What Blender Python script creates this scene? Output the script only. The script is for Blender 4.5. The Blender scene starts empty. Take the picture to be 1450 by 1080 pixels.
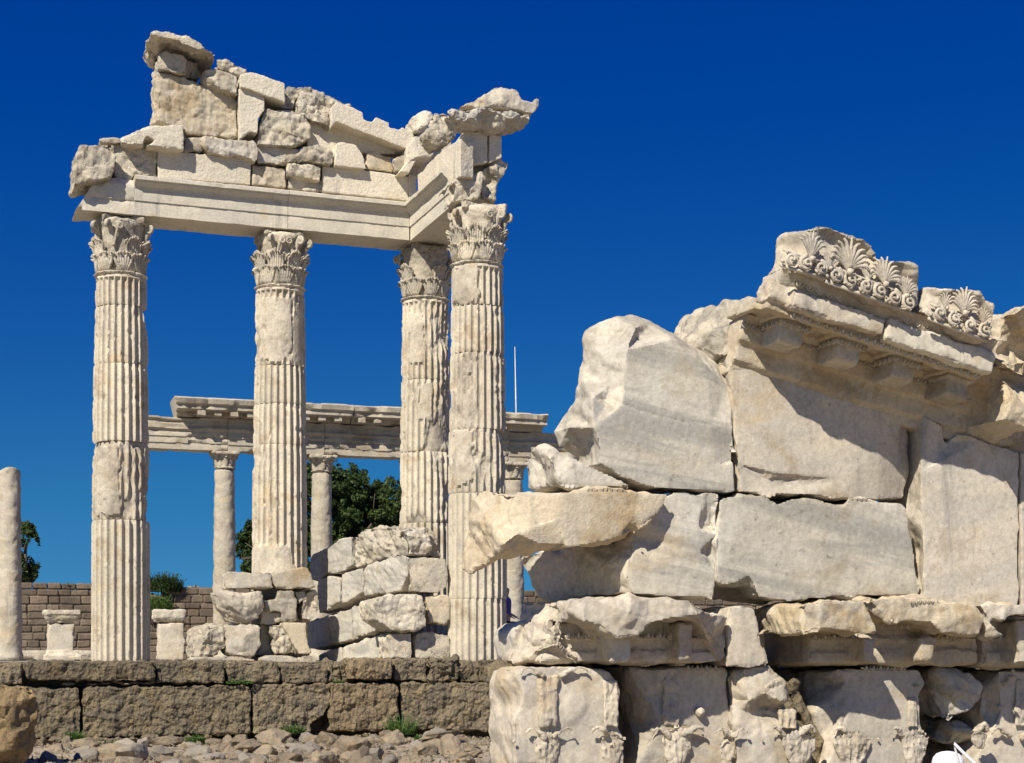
import bpy, bmesh, math, random
import numpy as np
from mathutils import Vector, Matrix, noise
from mathutils.geometry import delaunay_2d_cdt
random.seed(7)
R = math.radians
V = Vector
sc = bpy.context.scene
COL = sc.collection
# ---------------------------------------------------------------- camera, sky, sun, exposure
F, CX, HY, CZ = 2287.0, 725.0, 932.0, 1.40
cam_d = bpy.data.cameras.new('camera')
cam = bpy.data.objects.new('camera', cam_d)
COL.objects.link(cam)
cam.location = (0, 0, CZ)
cam.rotation_euler = (R(90), 0, 0)
cam_d.sensor_fit = 'HORIZONTAL'
cam_d.sensor_width = 36
cam_d.lens = F / 1450 * 36
cam_d.shift_y = (HY - 540) / 1450
cam_d.clip_end = 5000
cam_d.clip_start = 0.1
sc.camera = cam
SUN_AZ, SUN_EL = 28.0, 43.0            # degrees left of straight behind the camera / above the horizon
world = bpy.data.worlds.new('World')
sc.world = world
world.use_nodes = True
wn, wl = world.node_tree.nodes, world.node_tree.links
bg = wn['Background']
sky = wn.new('ShaderNodeTexSky')
sky.sky_type = 'NISHITA'
sky.sun_disc = False
sky.sun_elevation = R(SUN_EL)
sky.sun_rotation = R(180 + SUN_AZ)
sky.air_density = 1.0
sky.dust_density = 0.0
sky.ozone_density = 2.0
sky.altitude = 1500
# the very clear, deep blue sky: the pale band at the horizon is left below the horizon line
wtc = wn.new('ShaderNodeTexCoord')
wmp = wn.new('ShaderNodeMapping')
wmp.inputs['Location'].default_value = (0, 0, 0.17)
wmp.inputs['Scale'].default_value = (1, 1, 1.1)
wl.new(wtc.outputs['Generated'], wmp.inputs[0])
wl.new(wmp.outputs[0], sky.inputs[0])
hs = wn.new('ShaderNodeHueSaturation')
hs.inputs['Saturation'].default_value = 1.44
hs.inputs['Value'].default_value = 1.0
wl.new(sky.outputs[0], hs.inputs['Color'])
mx = wn.new('ShaderNodeMix')
mx.data_type = 'RGBA'
mx.blend_type = 'MULTIPLY'
mx.inputs[0].default_value = 1.0
mx.inputs[7].default_value = (1.0, 0.76, 1.04, 1.0)
wl.new(hs.outputs[0], mx.inputs[6])
# colour response of the polarised sky, channel by channel
SKY_S = 0.1075
sep = wn.new('ShaderNodeSeparateColor')
cmbc = wn.new('ShaderNodeCombineColor')
wl.new(mx.outputs[2], sep.inputs[0])


def wmath(op, a, b):
    m = wn.new('ShaderNodeMath')
    m.operation = op
    for s_, v_ in ((m.inputs[0], a), (m.inputs[1], b)):
        if hasattr(v_, 'links'):
            wl.new(v_, s_)
        else:
            s_.default_value = v_
    return m.outputs[0]


def response(src, k, e, lim):
    d = wmath('MAXIMUM', wmath('MULTIPLY', src, SKY_S), 0.0)
    p = wmath('MULTIPLY', wmath('POWER', d, e), k)
    return wmath('MULTIPLY', wmath('MINIMUM', p, wmath('MULTIPLY', d, lim)), 1 / SKY_S)


wl.new(wmath('MULTIPLY', sep.outputs[0], 0.85), cmbc.inputs[0])
wl.new(response(sep.outputs[1], 3.9, 1.61, 1.22), cmbc.inputs[1])
wl.new(response(sep.outputs[2], 0.66, 0.62, 1.3), cmbc.inputs[2])
wl.new(cmbc.outputs[0], bg.inputs[0])
bg.inputs[1].default_value = 0.081
sun_d = bpy.data.lights.new('sun', 'SUN')
sun_d.energy = 5.0
sun_d.angle = R(0.55)
sun_d.color = (1.0, 0.935, 0.80)
sun = bpy.data.objects.new('sun', sun_d)
COL.objects.link(sun)
sdir = V((-math.sin(R(SUN_AZ)) * math.cos(R(SUN_EL)), -math.cos(R(SUN_AZ)) * math.cos(R(SUN_EL)), math.sin(R(SUN_EL))))
sun.rotation_euler = sdir.to_track_quat('Z', 'Y').to_euler()
sun.location = (-20, -30, 40)
sc.view_settings.view_transform = 'Standard'
sc.view_settings.look = 'None'
sc.view_settings.exposure = 0.4
sc.view_settings.gamma = 1.0

# ---------------------------------------------------------------- frame of the place
ANG = R(20.2)
A = V((math.cos(ANG), math.sin(ANG), 0))        # along the colonnade, to the right
N = V((math.sin(ANG), -math.cos(ANG), 0))       # out of its face
UP = V((0, 0, 1))
P1 = V((-7.44, 30.7, 0))
P2 = P1 + A * 3.07
P3 = P1 + A * 6.05
P4 = P3 + N * 3.1 + A * 0.05


class Plane:
    def __init__(s, p, n, off=0.0):
        s.p = p + n * off
        s.n = n
        s.base = (p, n, off)

    def o(s, off):
        p, n, o0 = s.base
        return Plane(p, n, o0 + off)


def at(px, py, pl, dd=0.0):
    d = V(((px - CX) / F, 1.0, (HY - py) / F))
    p = pl.p - pl.n * dd
    t = (p.x * pl.n.x + p.y * pl.n.y) / (d.x * pl.n.x + d.y * pl.n.y)
    return V((d.x * t, t, CZ + d.z * t))


def zat(py, dist):
    return CZ + (HY - py) / F * dist


ROW = Plane(P1, N)
RET = Plane(P3, -A)
RUIN = Plane(V((0.39, 12.0, 0)), N)
TERR = 1.34

# ---------------------------------------------------------------- noise


def _h(ix, iy, iz, seed):
    n = (ix * 374761393 + iy * 668265263 + iz * 2147483647 + seed * 1274126177) & 0xFFFFFFFF
    n = ((n ^ (n >> 13)) * 1103515245) & 0xFFFFFFFF
    n = ((n ^ (n >> 16)) * 2654435761) & 0xFFFFFFFF
    return ((n ^ (n >> 15)) & 0xFFFFFF) / float(0xFFFFFF)


def vn(P, seed=0):
    i = np.floor(P).astype(np.int64)
    f = P - i
    u = f * f * (3 - 2 * f)
    x, y, z = i[:, 0], i[:, 1], i[:, 2]
    r = 0
    for dx in (0, 1):
        wx = u[:, 0] if dx else 1 - u[:, 0]
        for dy in (0, 1):
            wy = u[:, 1] if dy else 1 - u[:, 1]
            for dz in (0, 1):
                wz = u[:, 2] if dz else 1 - u[:, 2]
                r = r + wx * wy * wz * _h(x + dx, y + dy, z + dz, seed)
    return r


def fbm(P, oct=4, seed=0, gain=0.5):
    a, s, t, q = 1.0, 0, 0, P
    for k in range(oct):
        s = s + a * vn(q, seed + k * 17)
        t += a
        a *= gain
        q = q * 2.03 + 11.3
    return s / t


def ridge(P, oct=3, seed=0):
    a, s, t, q = 1.0, 0, 0, P
    for k in range(oct):
        s = s + a * (1 - np.abs(2 * vn(q, seed + k * 29) - 1))
        t += a
        a *= 0.5
        q = q * 2.1 + 5.7
    return s / t


def facet(P, seed=0):
    """piecewise flat cells with creases, about -0.5..0.5"""
    i0 = np.floor(P - 0.5).astype(np.int64)
    best = np.full(len(P), 9.0)
    for dx in (0, 1):
        for dy in (0, 1):
            for dz in (0, 1):
                c = i0 + np.array([dx, dy, dz])
                o = np.stack([_h(c[:, 0], c[:, 1], c[:, 2], seed + k * 7) for k in range(3)], 1)
                d = P - (c + 0.15 + 0.7 * o)
                w = _h(c[:, 0], c[:, 1], c[:, 2], seed + 51) * 0.5
                L = np.abs(d[:, 0] + 0.35 * d[:, 1]) + np.abs(d[:, 1] - 0.4 * d[:, 2]) + np.abs(d[:, 2] + 0.3 * d[:, 0])
                best = np.minimum(best, L + w)
    return 0.62 - best * 0.75


def sstep(x, a, b):
    t = np.clip((x - a) / (b - a), 0, 1)
    return t * t * (3 - 2 * t)


# ---------------------------------------------------------------- materials
def node(nt, kind, **kw):
    n = nt.nodes.new(kind)
    for k, v in kw.items():
        if k in n.inputs:
            n.inputs[k].default_value = v
        else:
            setattr(n, k, v)
    return n


def rgb(c):
    return (c[0], c[1], c[2], 1.0)


def mixc(nt, fac, a, b, mode='MIX'):
    m = nt.nodes.new('ShaderNodeMix')
    m.data_type = 'RGBA'
    m.blend_type = mode
    for sock, v in ((m.inputs[0], fac), (m.inputs[6], a), (m.inputs[7], b)):
        if hasattr(v, 'links'):
            nt.links.new(v, sock)
        elif isinstance(v, (int, float)):
            sock.default_value = v
        else:
            sock.default_value = rgb(v)
    return m.outputs[2]


def ramp(nt, src, lo, hi):
    r = nt.nodes.new('ShaderNodeMapRange')
    r.inputs[1].default_value = lo
    r.inputs[2].default_value = hi
    nt.links.new(src, r.inputs[0])
    return r.outputs[0]


def mth(nt, op, a, b=0.0):
    m = nt.nodes.new('ShaderNodeMath')
    m.operation = op
    for s, v in ((m.inputs[0], a), (m.inputs[1], b)):
        if hasattr(v, 'links'):
            nt.links.new(v, s)
        else:
            s.default_value = v
    return m.outputs[0]


def stone_mat(name, base, second, stain, spots, vein=0.0, veincol=(0.3, 0.31, 0.32), scale=1.0, bump=0.3, pit=0.0,
              stain_lo=0.5, spot_lo=0.62, worn=None, fine=60.0, var=0.08, vein_rot=0.25, streak=0.6, crust=None, island=False):
    m = bpy.data.materials.new(name)
    m.use_nodes = True
    nt = m.node_tree
    bs = nt.nodes['Principled BSDF']
    bs.inputs['Roughness'].default_value = 0.85
    bs.inputs['Specular IOR Level'].default_value = 0.25
    tc = nt.nodes.new('ShaderNodeTexCoord')
    oi = nt.nodes.new('ShaderNodeObjectInfo')
    off = nt.nodes.new('ShaderNodeVectorMath')
    off.operation = 'MULTIPLY_ADD'
    cmb = nt.nodes.new('ShaderNodeCombineXYZ')
    for k in range(3):
        nt.links.new(oi.outputs['Random'], cmb.inputs[k])
    nt.links.new(cmb.outputs[0], off.inputs[0])
    off.inputs[1].default_value = (57.0, 31.0, 43.0)
    nt.links.new(tc.outputs['Object'], off.inputs[2])
    vec = off.outputs[0]

    def nz(s, d=5.0, rough=0.55, dist=0.0, v=vec):
        n = node(nt, 'ShaderNodeTexNoise', Scale=s * scale, Detail=d, Roughness=rough, Distortion=dist)
        nt.links.new(v, n.inputs['Vector'])
        return n.outputs['Fac']
    col = mixc(nt, ramp(nt, nz(0.9, 6, 0.6, 0.6), 0.43, 0.57), base, second)
    # per-stone tone
    if island:
        gi = nt.nodes.new('ShaderNodeNewGeometry')
        tone = ramp(nt, gi.outputs['Random Per Island'], 0.0, 1.0)
    else:
        tone = ramp(nt, oi.outputs['Random'], 0.0, 1.0)
    tone.node.inputs[3].default_value = 1 - var
    tone.node.inputs[4].default_value = 1 + var * 0.6
    if vein > 0:
        mr = nt.nodes.new('ShaderNodeMapping')
        nt.links.new(vec, mr.inputs[0])
        mr.inputs['Rotation'].default_value = (0, vein_rot, 0)
        mp = nt.nodes.new('ShaderNodeMapping')
        nt.links.new(mr.outputs[0], mp.inputs[0])
        mp.inputs['Scale'].default_value = (0.22, 0.6, 3.2)
        n = nz(1.6, 7, 0.62, 0.8, mp.outputs[0])
        col = mixc(nt, mth(nt, 'MULTIPLY', ramp(nt, n, 0.47, 0.60), vein), col, veincol)
    col = mixc(nt, mth(nt, 'MULTIPLY', ramp(nt, nz(1.7, 8, 0.68, 0.3), stain_lo, stain_lo + 0.10), 0.85), col, stain)
    if worn is not None:
        at_ = nt.nodes.new('ShaderNodeAttribute')
        at_.attribute_name = 'broken'
        wm = mth(nt, 'MULTIPLY', at_.outputs['Fac'], ramp(nt, nz(2.2, 6, 0.6), 0.3, 0.7))
        col = mixc(nt, wm, col, worn)
    if crust is not None:
        # grey weathering crust on the old broken faces
        ab = nt.nodes.new('ShaderNodeAttribute')
        ab.attribute_name = 'broken'
        cm_ = mth(nt, 'MULTIPLY', ramp(nt, nz(1.5, 9, 0.72, 0.6), 0.47, 0.58), ramp(nt, ab.outputs['Fac'], -0.3, 0.8))
        col = mixc(nt, mth(nt, 'MULTIPLY', cm_, 0.8), col, crust)
    sp = ramp(nt, nz(11, 8, 0.75), spot_lo, spot_lo + 0.1)
    sp2 = mth(nt, 'MULTIPLY', sp, ramp(nt, nz(1.3, 4, 0.6, 0, vec), 0.45, 0.56))
    col = mixc(nt, mth(nt, 'MULTIPLY', sp2, 0.85), col, spots)
    film = ramp(nt, nz(0.55, 9, 0.72, 1.0), 0.40, 0.66)
    col = mixc(nt, mth(nt, 'MULTIPLY', film, 0.36), col, tuple(c * 0.66 for c in base))
    # rain streaks running down the faces
    sm = nt.nodes.new('ShaderNodeMapping')
    nt.links.new(vec, sm.inputs[0])
    sm.inputs['Scale'].default_value = (3.0, 3.0, 0.28)
    st = nz(1.5, 7, 0.7, 0.4, sm.outputs[0])
    col = mixc(nt, mth(nt, 'MULTIPLY', mth(nt, 'MULTIPLY', ramp(nt, st, 0.54, 0.66), ramp(nt, nz(0.8, 3), 0.45, 0.6)), streak), col, tuple(c * 0.42 for c in (base[0], base[0] * .95, base[0] * .88)))
    # rusty patches
    col = mixc(nt, mth(nt, 'MULTIPLY', ramp(nt, nz(1.1, 8, 0.66, 0.5), 0.60, 0.68), 0.55), col, (base[0] * .82, base[1] * .70, base[2] * .52))
    g = nz(26, 6, 0.7)
    col = mixc(nt, 0.45, col, mixc(nt, ramp(nt, g, 0.35, 0.62), (0.50, 0.48, 0.45), (1, 1, 1)), 'MULTIPLY')
    tcol = nt.nodes.new('ShaderNodeVectorMath')
    tcol.operation = 'SCALE'
    nt.links.new(col, tcol.inputs[0])
    nt.links.new(tone, tcol.inputs['Scale'])
    nt.links.new(tcol.outputs[0], bs.inputs['Base Color'])
    b1 = nz(fine * 0.35, 8, 0.7)
    b2 = nz(fine, 4, 0.6)
    b0 = nz(fine * 0.12, 6, 0.65)
    h = mth(nt, 'ADD', mth(nt, 'MULTIPLY', b1, 1.0), mth(nt, 'MULTIPLY', b2, 0.5))
    h = mth(nt, 'ADD', h, mth(nt, 'MULTIPLY', b0, 1.6))
    if pit > 0:
        vo = node(nt, 'ShaderNodeTexVoronoi', Scale=fine * 0.45 * scale)
        nt.links.new(vec, vo.inputs['Vector'])
        h = mth(nt, 'ADD', h, mth(nt, 'MULTIPLY', vo.outputs['Distance'], pit))
    bp = node(nt, 'ShaderNodeBump', Strength=bump, Distance=0.03)
    nt.links.new(h, bp.inputs['Height'])
    nt.links.new(bp.outputs[0], bs.inputs['Normal'])
    return m


def plain_mat(name, col, rough=0.8, bump=0.0, var=None, scale=8.0, trans=0.0):
    m = bpy.data.materials.new(name)
    m.use_nodes = True
    nt = m.node_tree
    bs = nt.nodes['Principled BSDF']
    bs.inputs['Roughness'].default_value = rough
    tc = nt.nodes.new('ShaderNodeTexCoord')
    n = node(nt, 'ShaderNodeTexNoise', Scale=scale, Detail=5.0)
    nt.links.new(tc.outputs['Object'], n.inputs['Vector'])
    c2 = var if var else tuple(c * 0.75 for c in col)
    nt.links.new(mixc(nt, ramp(nt, n.outputs['Fac'], 0.35, 0.65), col, c2), bs.inputs['Base Color'])
    if bump:
        bp = node(nt, 'ShaderNodeBump', Strength=bump, Distance=0.02)
        nt.links.new(n.outputs['Fac'], bp.inputs['Height'])
        nt.links.new(bp.outputs[0], bs.inputs['Normal'])
    return m


def leaf_mat(name, c1, c2, rough=0.6):
    m = bpy.data.materials.new(name)
    m.use_nodes = True
    nt = m.node_tree
    bs = nt.nodes['Principled BSDF']
    bs.inputs['Roughness'].default_value = rough
    bs.inputs['Specular IOR Level'].default_value = 0.3
    at_ = nt.nodes.new('ShaderNodeAttribute')
    at_.attribute_name = 'tint'
    c = mixc(nt, at_.outputs['Fac'], c1, c2)
    nt.links.new(c, bs.inputs['Base Color'])
    tr = nt.nodes.new('ShaderNodeBsdfTranslucent')
    nt.links.new(c, tr.inputs[0])
    ms = nt.nodes.new('ShaderNodeMixShader')
    ms.inputs[0].default_value = 0.25
    nt.links.new(bs.outputs[0], ms.inputs[1])
    nt.links.new(tr.outputs[0], ms.inputs[2])
    nt.links.new(ms.outputs[0], nt.nodes['Material Output'].inputs[0])
    return m


MARBLE = stone_mat('old_marble', (0.72, 0.63, 0.485), (0.62, 0.56, 0.46), (0.37, 0.32, 0.245), (0.12, 0.11, 0.095), vein=0.35,
                   veincol=(0.40, 0.40, 0.38), bump=0.5, worn=(0.58, 0.50, 0.38), stain_lo=0.51, spot_lo=0.51, var=.20, crust=(0.27, 0.25, 0.21))
GREYM = stone_mat('grey_marble', (0.64, 0.60, 0.52), (0.60, 0.55, 0.455), (0.46, 0.395, 0.29), (0.15, 0.14, 0.12), vein=0.72,
                  veincol=(0.33, 0.32, 0.295), bump=0.2, worn=(0.60, 0.53, 0.43), stain_lo=0.56, spot_lo=0.58, vein_rot=-0.20, var=.10, crust=(0.38, 0.34, 0.27))
CREAM = stone_mat('cream_marble', (0.68, 0.60, 0.48), (0.61, 0.55, 0.46), (0.44, 0.36, 0.25), (0.18, 0.16, 0.13), vein=0.35,
                  veincol=(0.42, 0.42, 0.41), bump=0.2, worn=(0.57, 0.48, 0.36), stain_lo=0.54, spot_lo=0.58, var=.11, crust=(0.36, 0.32, 0.26))
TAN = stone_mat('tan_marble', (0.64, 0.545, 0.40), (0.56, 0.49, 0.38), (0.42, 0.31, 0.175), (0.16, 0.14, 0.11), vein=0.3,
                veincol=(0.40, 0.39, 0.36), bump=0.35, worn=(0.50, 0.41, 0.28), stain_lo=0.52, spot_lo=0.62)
CLEAN = stone_mat('new_cast_stone', (0.74, 0.665, 0.535), (0.70, 0.63, 0.51), (0.62, 0.54, 0.41), (0.38, 0.34, 0.28), bump=0.45, pit=0.45,
                  stain_lo=0.6, spot_lo=0.74, fine=42.0, var=0.04)
SAWN = stone_mat('sawn_marble', (0.70, 0.635, 0.52), (0.65, 0.60, 0.505), (0.53, 0.47, 0.37), (0.25, 0.23, 0.20), vein=0.3,
                 veincol=(0.50, 0.49, 0.45), bump=0.14, stain_lo=0.6, spot_lo=0.70, var=0.04)
SHAFT = stone_mat('shaft_marble', (0.70, 0.625, 0.495), (0.63, 0.56, 0.445), (0.44, 0.345, 0.235), (0.20, 0.17, 0.13), vein=0.2,
                  veincol=(0.44, 0.43, 0.40), bump=0.3, worn=(0.47, 0.41, 0.33), stain_lo=0.53, spot_lo=0.56, var=0.10, crust=(0.34, 0.29, 0.225))
STOA = stone_mat('stoa_marble', (0.58, 0.51, 0.405), (0.52, 0.47, 0.385), (0.40, 0.33, 0.24), (0.17, 0.15, 0.12), vein=0.25, bump=0.3,
                 stain_lo=0.5, spot_lo=0.6, worn=(0.4, 0.35, 0.27))
BROWN = stone_mat('brown_andesite', (0.220, 0.178, 0.118), (0.165, 0.137, 0.100), (0.27, 0.21, 0.125), (0.06, 0.05, 0.04), scale=1.6,
                  bump=0.9, fine=26.0, pit=0.8, stain_lo=0.5, spot_lo=0.52, var=0.22)
BRICKM = stone_mat('wall_andesite', (0.20, 0.155, 0.115), (0.165, 0.13, 0.10), (0.25, 0.19, 0.14), (0.08, 0.065, 0.055), scale=1.4,
                   bump=0.6, fine=20.0, stain_lo=0.5, spot_lo=0.55, var=0.33, island=True)
ROCKA = stone_mat('rubble_stone', (0.40, 0.32, 0.22), (0.28, 0.235, 0.18), (0.45, 0.33, 0.20), (0.10, 0.09, 0.08), scale=2.0, bump=0.7,
                  fine=30.0, stain_lo=0.5, spot_lo=0.55, var=0.3)
ROCKB = stone_mat('grey_rubble_stone', (0.32, 0.285, 0.24), (0.38, 0.32, 0.25), (0.38, 0.33, 0.27), (0.10, 0.09, 0.08), scale=2.0, bump=0.6,
                  fine=30.0, stain_lo=0.5, spot_lo=0.55, var=0.25)
DIRT = stone_mat('rubble_ground', (0.42, 0.345, 0.245), (0.32, 0.255, 0.175), (0.48, 0.42, 0.33), (0.10, 0.085, 0.06), scale=1.5, bump=1.0,
                 fine=14.0, pit=1.0, stain_lo=0.48, spot_lo=0.5, var=0.02)
OCHRE = stone_mat('ochre_andesite', (0.27, 0.205, 0.125), (0.21, 0.162, 0.105), (0.30, 0.22, 0.13), (0.08, 0.065, 0.05), scale=1.6,
                  bump=0.9, fine=26.0, pit=0.8, stain_lo=0.5, spot_lo=0.52, var=0.1)
BOULD = stone_mat('golden_andesite', (0.36, 0.25, 0.12), (0.25, 0.18, 0.10), (0.40, 0.29, 0.15), (0.08, 0.07, 0.05), scale=1.2, bump=0.9,
                  fine=24.0, stain_lo=0.5, spot_lo=0.52, var=0.02)
PAVE = stone_mat('court_paving', (0.36, 0.32, 0.25), (0.30, 0.27, 0.22), (0.30, 0.26, 0.2), (0.15, 0.13, 0.1), scale=0.6, bump=0.3,
                 var=0.02)

# ---------------------------------------------------------------- object helpers


def tag(o, label=None, cat=None, group=None, kind=None):
    if label:
        o['label'] = label
    if cat:
        o['category'] = cat
    if group:
        o['group'] = group
    if kind:
        o['kind'] = kind
    return o


def empty(name, loc):
    o = bpy.data.objects.new(name, None)
    COL.objects.link(o)
    o.location = loc
    o.empty_display_size = 0.2
    return o


def link_mesh(name, me, mat, parent=None, loc=None):
    o = bpy.data.objects.new(name, me)
    COL.objects.link(o)
    if mat:
        me.materials.clear()
        me.materials.append(mat)
    if loc is not None:
        o.location = loc
    if parent is not None:
        o.parent = parent
    return o


def mesh_np(name, co, faces, smooth=True):
    me = bpy.data.meshes.new(name)
    me.from_pydata([tuple(c) for c in co], [], faces)
    me.update()
    if smooth:
        me.polygons.foreach_set('use_smooth', [True] * len(me.polygons))
    return me


class Solid:
    """verts (Vector list) and faces; several closed shells may overlap"""

    def __init__(s):
        s.v, s.f = [], []

    def add(s, v, f):
        b = len(s.v)
        s.v += [V(x) for x in v]
        s.f += [tuple(b + i for i in q) for q in f]
        return s

    def box(s, c, sx, sy, sz, ax=None, ay=None, az=None):
        """centre, half sizes along axes"""
        ax, ay, az = ax or A, ay or N, az or UP
        vs = [c + ax * (i * sx) + ay * (j * sy) + az * (k * sz) for i in (-1, 1) for j in (-1, 1) for k in (-1, 1)]
        return s.add(vs, [(0, 1, 3, 2), (4, 6, 7, 5), (0, 4, 5, 1), (2, 3, 7, 6), (0, 2, 6, 4), (1, 5, 7, 3)])

    def prism(s, ring, vec, scale=1.0):
        n = len(ring)
        c = sum(ring, V((0, 0, 0))) / n
        b = [c + (p - c) * scale + vec for p in ring]
        f = [tuple(range(n)), tuple(range(2 * n - 1, n - 1, -1))]
        f += [(i, n + i, n + (i + 1) % n, (i + 1) % n) for i in range(n)]
        return s.add(list(ring) + b, f)

    def profile(s, prof, org, ao, ah, p0, p1):
        """closed profile [(o,h)] in axes ao, ah swept from p0 to p1 (vectors added to org)"""
        r0 = [org + p0 + ao * o + ah * h for o, h in prof]
        r1 = [org + p1 + ao * o + ah * h for o, h in prof]
        n = len(prof)
        f = [tuple(range(n)), tuple(range(2 * n - 1, n - 1, -1))]
        f += [(i, n + i, n + (i + 1) % n, (i + 1) % n) for i in range(n)]
        return s.add(r0 + r1, f)

    def traced(s, pts, pl, thick, inner=(), creases=(), back=0.94):
        """outline traced on plane pl: (px, py[, depth behind plane]); inner points and creases the same; sides run back"""
        pts = [tuple(p) + (0.0,) * (3 - len(p)) for p in pts]
        inner = [tuple(p) + (0.0,) * (3 - len(p)) for p in inner]
        allp = pts + inner
        n = len(pts)
        co2 = [V((p[0], -p[1])) for p in allp]
        edges = [(a, b) for a, b in creases]
        res = delaunay_2d_cdt(co2, edges, [list(range(n))], 1, 1e-5)
        ov, ofc, orig = res[0], res[2], res[3]
        mp = {}
        front = []
        for k, p in enumerate(ov):
            if orig[k]:
                src = allp[orig[k][0]]
                for o_ in orig[k]:
                    mp[o_] = k
                dd = src[2]
            else:
                dd = 0.0
            front.append(at(p.x, -p.y, pl, dd))
        ringi = [mp[i] for i in range(n)]
        ring = [front[i] for i in ringi]
        nn = pl.n
        bk = []
        for i, p in enumerate(ring):
            bk.append(p - nn * max(0.03, thick - pts[i][2]))
        c = sum(bk, V((0, 0, 0))) / n
        bk = [c + (q - c) * back for q in bk]
        b = len(front)
        vs = front + bk + [c]
        fs = [tuple(f) for f in ofc]
        for i in range(n):
            j = (i + 1) % n
            fs.append((ringi[i], ringi[j], b + j, b + i))
            fs.append((b + i, b + j, b + n))
        return s.add(vs, fs)

    def raw_mesh(s, name):
        me = bpy.data.meshes.new(name)
        me.from_pydata([tuple(v) for v in s.v], [], s.f)
        bm = bmesh.new()
        bm.from_mesh(me)
        bmesh.ops.recalc_face_normals(bm, faces=bm.faces)
        bm.to_mesh(me)
        bm.free()
        me.update()
        return me


def smooth_np(co, e, it):
    n = len(co)
    deg = np.bincount(e[:, 0], minlength=n) + np.bincount(e[:, 1], minlength=n)
    deg = np.maximum(deg, 1)[:, None]
    c = co.copy()
    for _ in range(it):
        s = np.empty_like(c)
        for d in range(3):
            s[:, d] = np.bincount(e[:, 0], weights=c[e[:, 1], d], minlength=n) + np.bincount(e[:, 1], weights=c[e[:, 0], d], minlength=n)
        c = c * 0.3 + 0.7 * s / deg
    return c


_seed = [100]


def weather(solid, name, mat, vox=0.03, rough=0.02, face=0.25, fscale=3.0, wear=1.0, nrm=None, parent=None, loc=None, seed=None,
            chisel=0.0, fine=0.35, ps=1, ws=9, fac=1.0, sharp=17):
    """closed shells -> one evenly meshed, worn stone; smooth where it looks along nrm, broken elsewhere"""
    if seed is None:
        _seed[0] += 1
        seed = _seed[0]
    me0 = solid.raw_mesh('raw')
    tmp = bpy.data.objects.new('raw', me0)
    COL.objects.link(tmp)
    md = tmp.modifiers.new('remesh', 'REMESH')
    md.mode = 'VOXEL'
    md.voxel_size = vox
    md.adaptivity = 0.0
    dg = bpy.context.evaluated_depsgraph_get()
    me = bpy.data.meshes.new_from_object(tmp.evaluated_get(dg), depsgraph=dg)
    bpy.data.objects.remove(tmp)
    bpy.data.meshes.remove(me0)
    me.name = name
    n = len(me.vertices)
    co = np.empty(n * 3)
    me.vertices.foreach_get('co', co)
    co = co.reshape(-1, 3)
    nm = np.empty(n * 3)
    me.vertex_normals.foreach_get('vector', nm)
    nm = nm.reshape(-1, 3)
    e = np.empty(len(me.edges) * 2, dtype=np.int32)
    me.edges.foreach_get('vertices', e)
    e = e.reshape(-1, 2)
    c1 = smooth_np(co, e, ps)
    c2 = smooth_np(c1, e, ws)
    w1 = sstep(fbm(co * 2.3 / (vox / 0.03), 3, seed), 0.42, 0.62) * wear
    edge = np.clip(((co - c2) * nm).sum(1) / (vox * 0.8), 0, 1)
    broken = np.clip(edge * w1, 0, 1)
    co2 = c1 + (c2 - c1) * (w1 * 0.95)[:, None]
    if nrm is not None:
        facing = sstep((nm @ np.array(nrm)), 0.80, 0.95)
    else:
        facing = np.zeros(n)
    m = face * facing + (1 - facing)
    big = fbm(co * fscale, 4, seed + 3) - 0.5
    rid = ridge(co * fscale * 1.7, 3, seed + 5) - 0.6
    fin = fbm(co * fscale * 7, 3, seed + 9) - 0.5
    q0 = co + 0.25 / fscale * np.stack([fbm(co * fscale * 2, 2, seed + 61 + k) for k in range(3)], 1)
    fc = facet(q0 * fscale * 0.9, seed + 71) + 0.45 * facet(q0 * fscale * 2.3 + 4.4, seed + 73)
    disp = rough * (0.6 * big + 0.25 * rid + fine * 1.3 * fin + 2.5 * fac * fc) * m
    if chisel > 0:
        q = co * 1.0
        q = q @ np.array([[0.8, -0.3, 0.5], [0.2, 0.9, 0.3], [-0.5, 0.2, 0.8]])
        disp = disp + chisel * (ridge(q * np.array([9., 9., 16.]), 2, seed + 31) - 0.7)
    # small bites out of the arrises
    bite = 0.8 * sstep(fbm(co * 3.6, 4, seed + 41, 0.6), 0.54, 0.62) * edge * wear
    co2 = co2 + nm * disp[:, None] - nm * (bite * vox * 1.6)[:, None]
    br = np.clip(np.maximum(broken, 1 - facing if nrm is not None else 0.5), 0, 1)
    if loc is None:
        mn, mx = co2.min(0), co2.max(0)
        loc = V(((mn[0] + mx[0]) / 2, (mn[1] + mx[1]) / 2, mn[2]))
    co2 = co2 - np.array(loc)
    me.vertices.foreach_set('co', co2.ravel())
    a = me.attributes.new('broken', 'FLOAT', 'POINT')
    a.data.foreach_set('value', br.astype(np.float32))
    me.polygons.foreach_set('use_smooth', [True] * len(me.polygons))
    me.update()
    if sharp:
        me.set_sharp_from_angle(angle=R(sharp))
    return link_mesh(name, me, mat, parent, loc)


def block(name, label, cat, mat, pts, pl, thick, inner=(), creases=(), group=None, back=0.94, more=None, **kw):
    s = Solid().traced(pts, pl, thick, inner, creases, back)
    if more:
        more(s)
    kw.setdefault('nrm', tuple(pl.n))
    o = weather(s, name, mat, **kw)
    tag(o, label, cat, group)
    return o


def zoomer(x0, y0, k):
    return lambda pts: [(x0 + p[0] * k, y0 + p[1] * k) + tuple(p[2:]) for p in pts]


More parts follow.
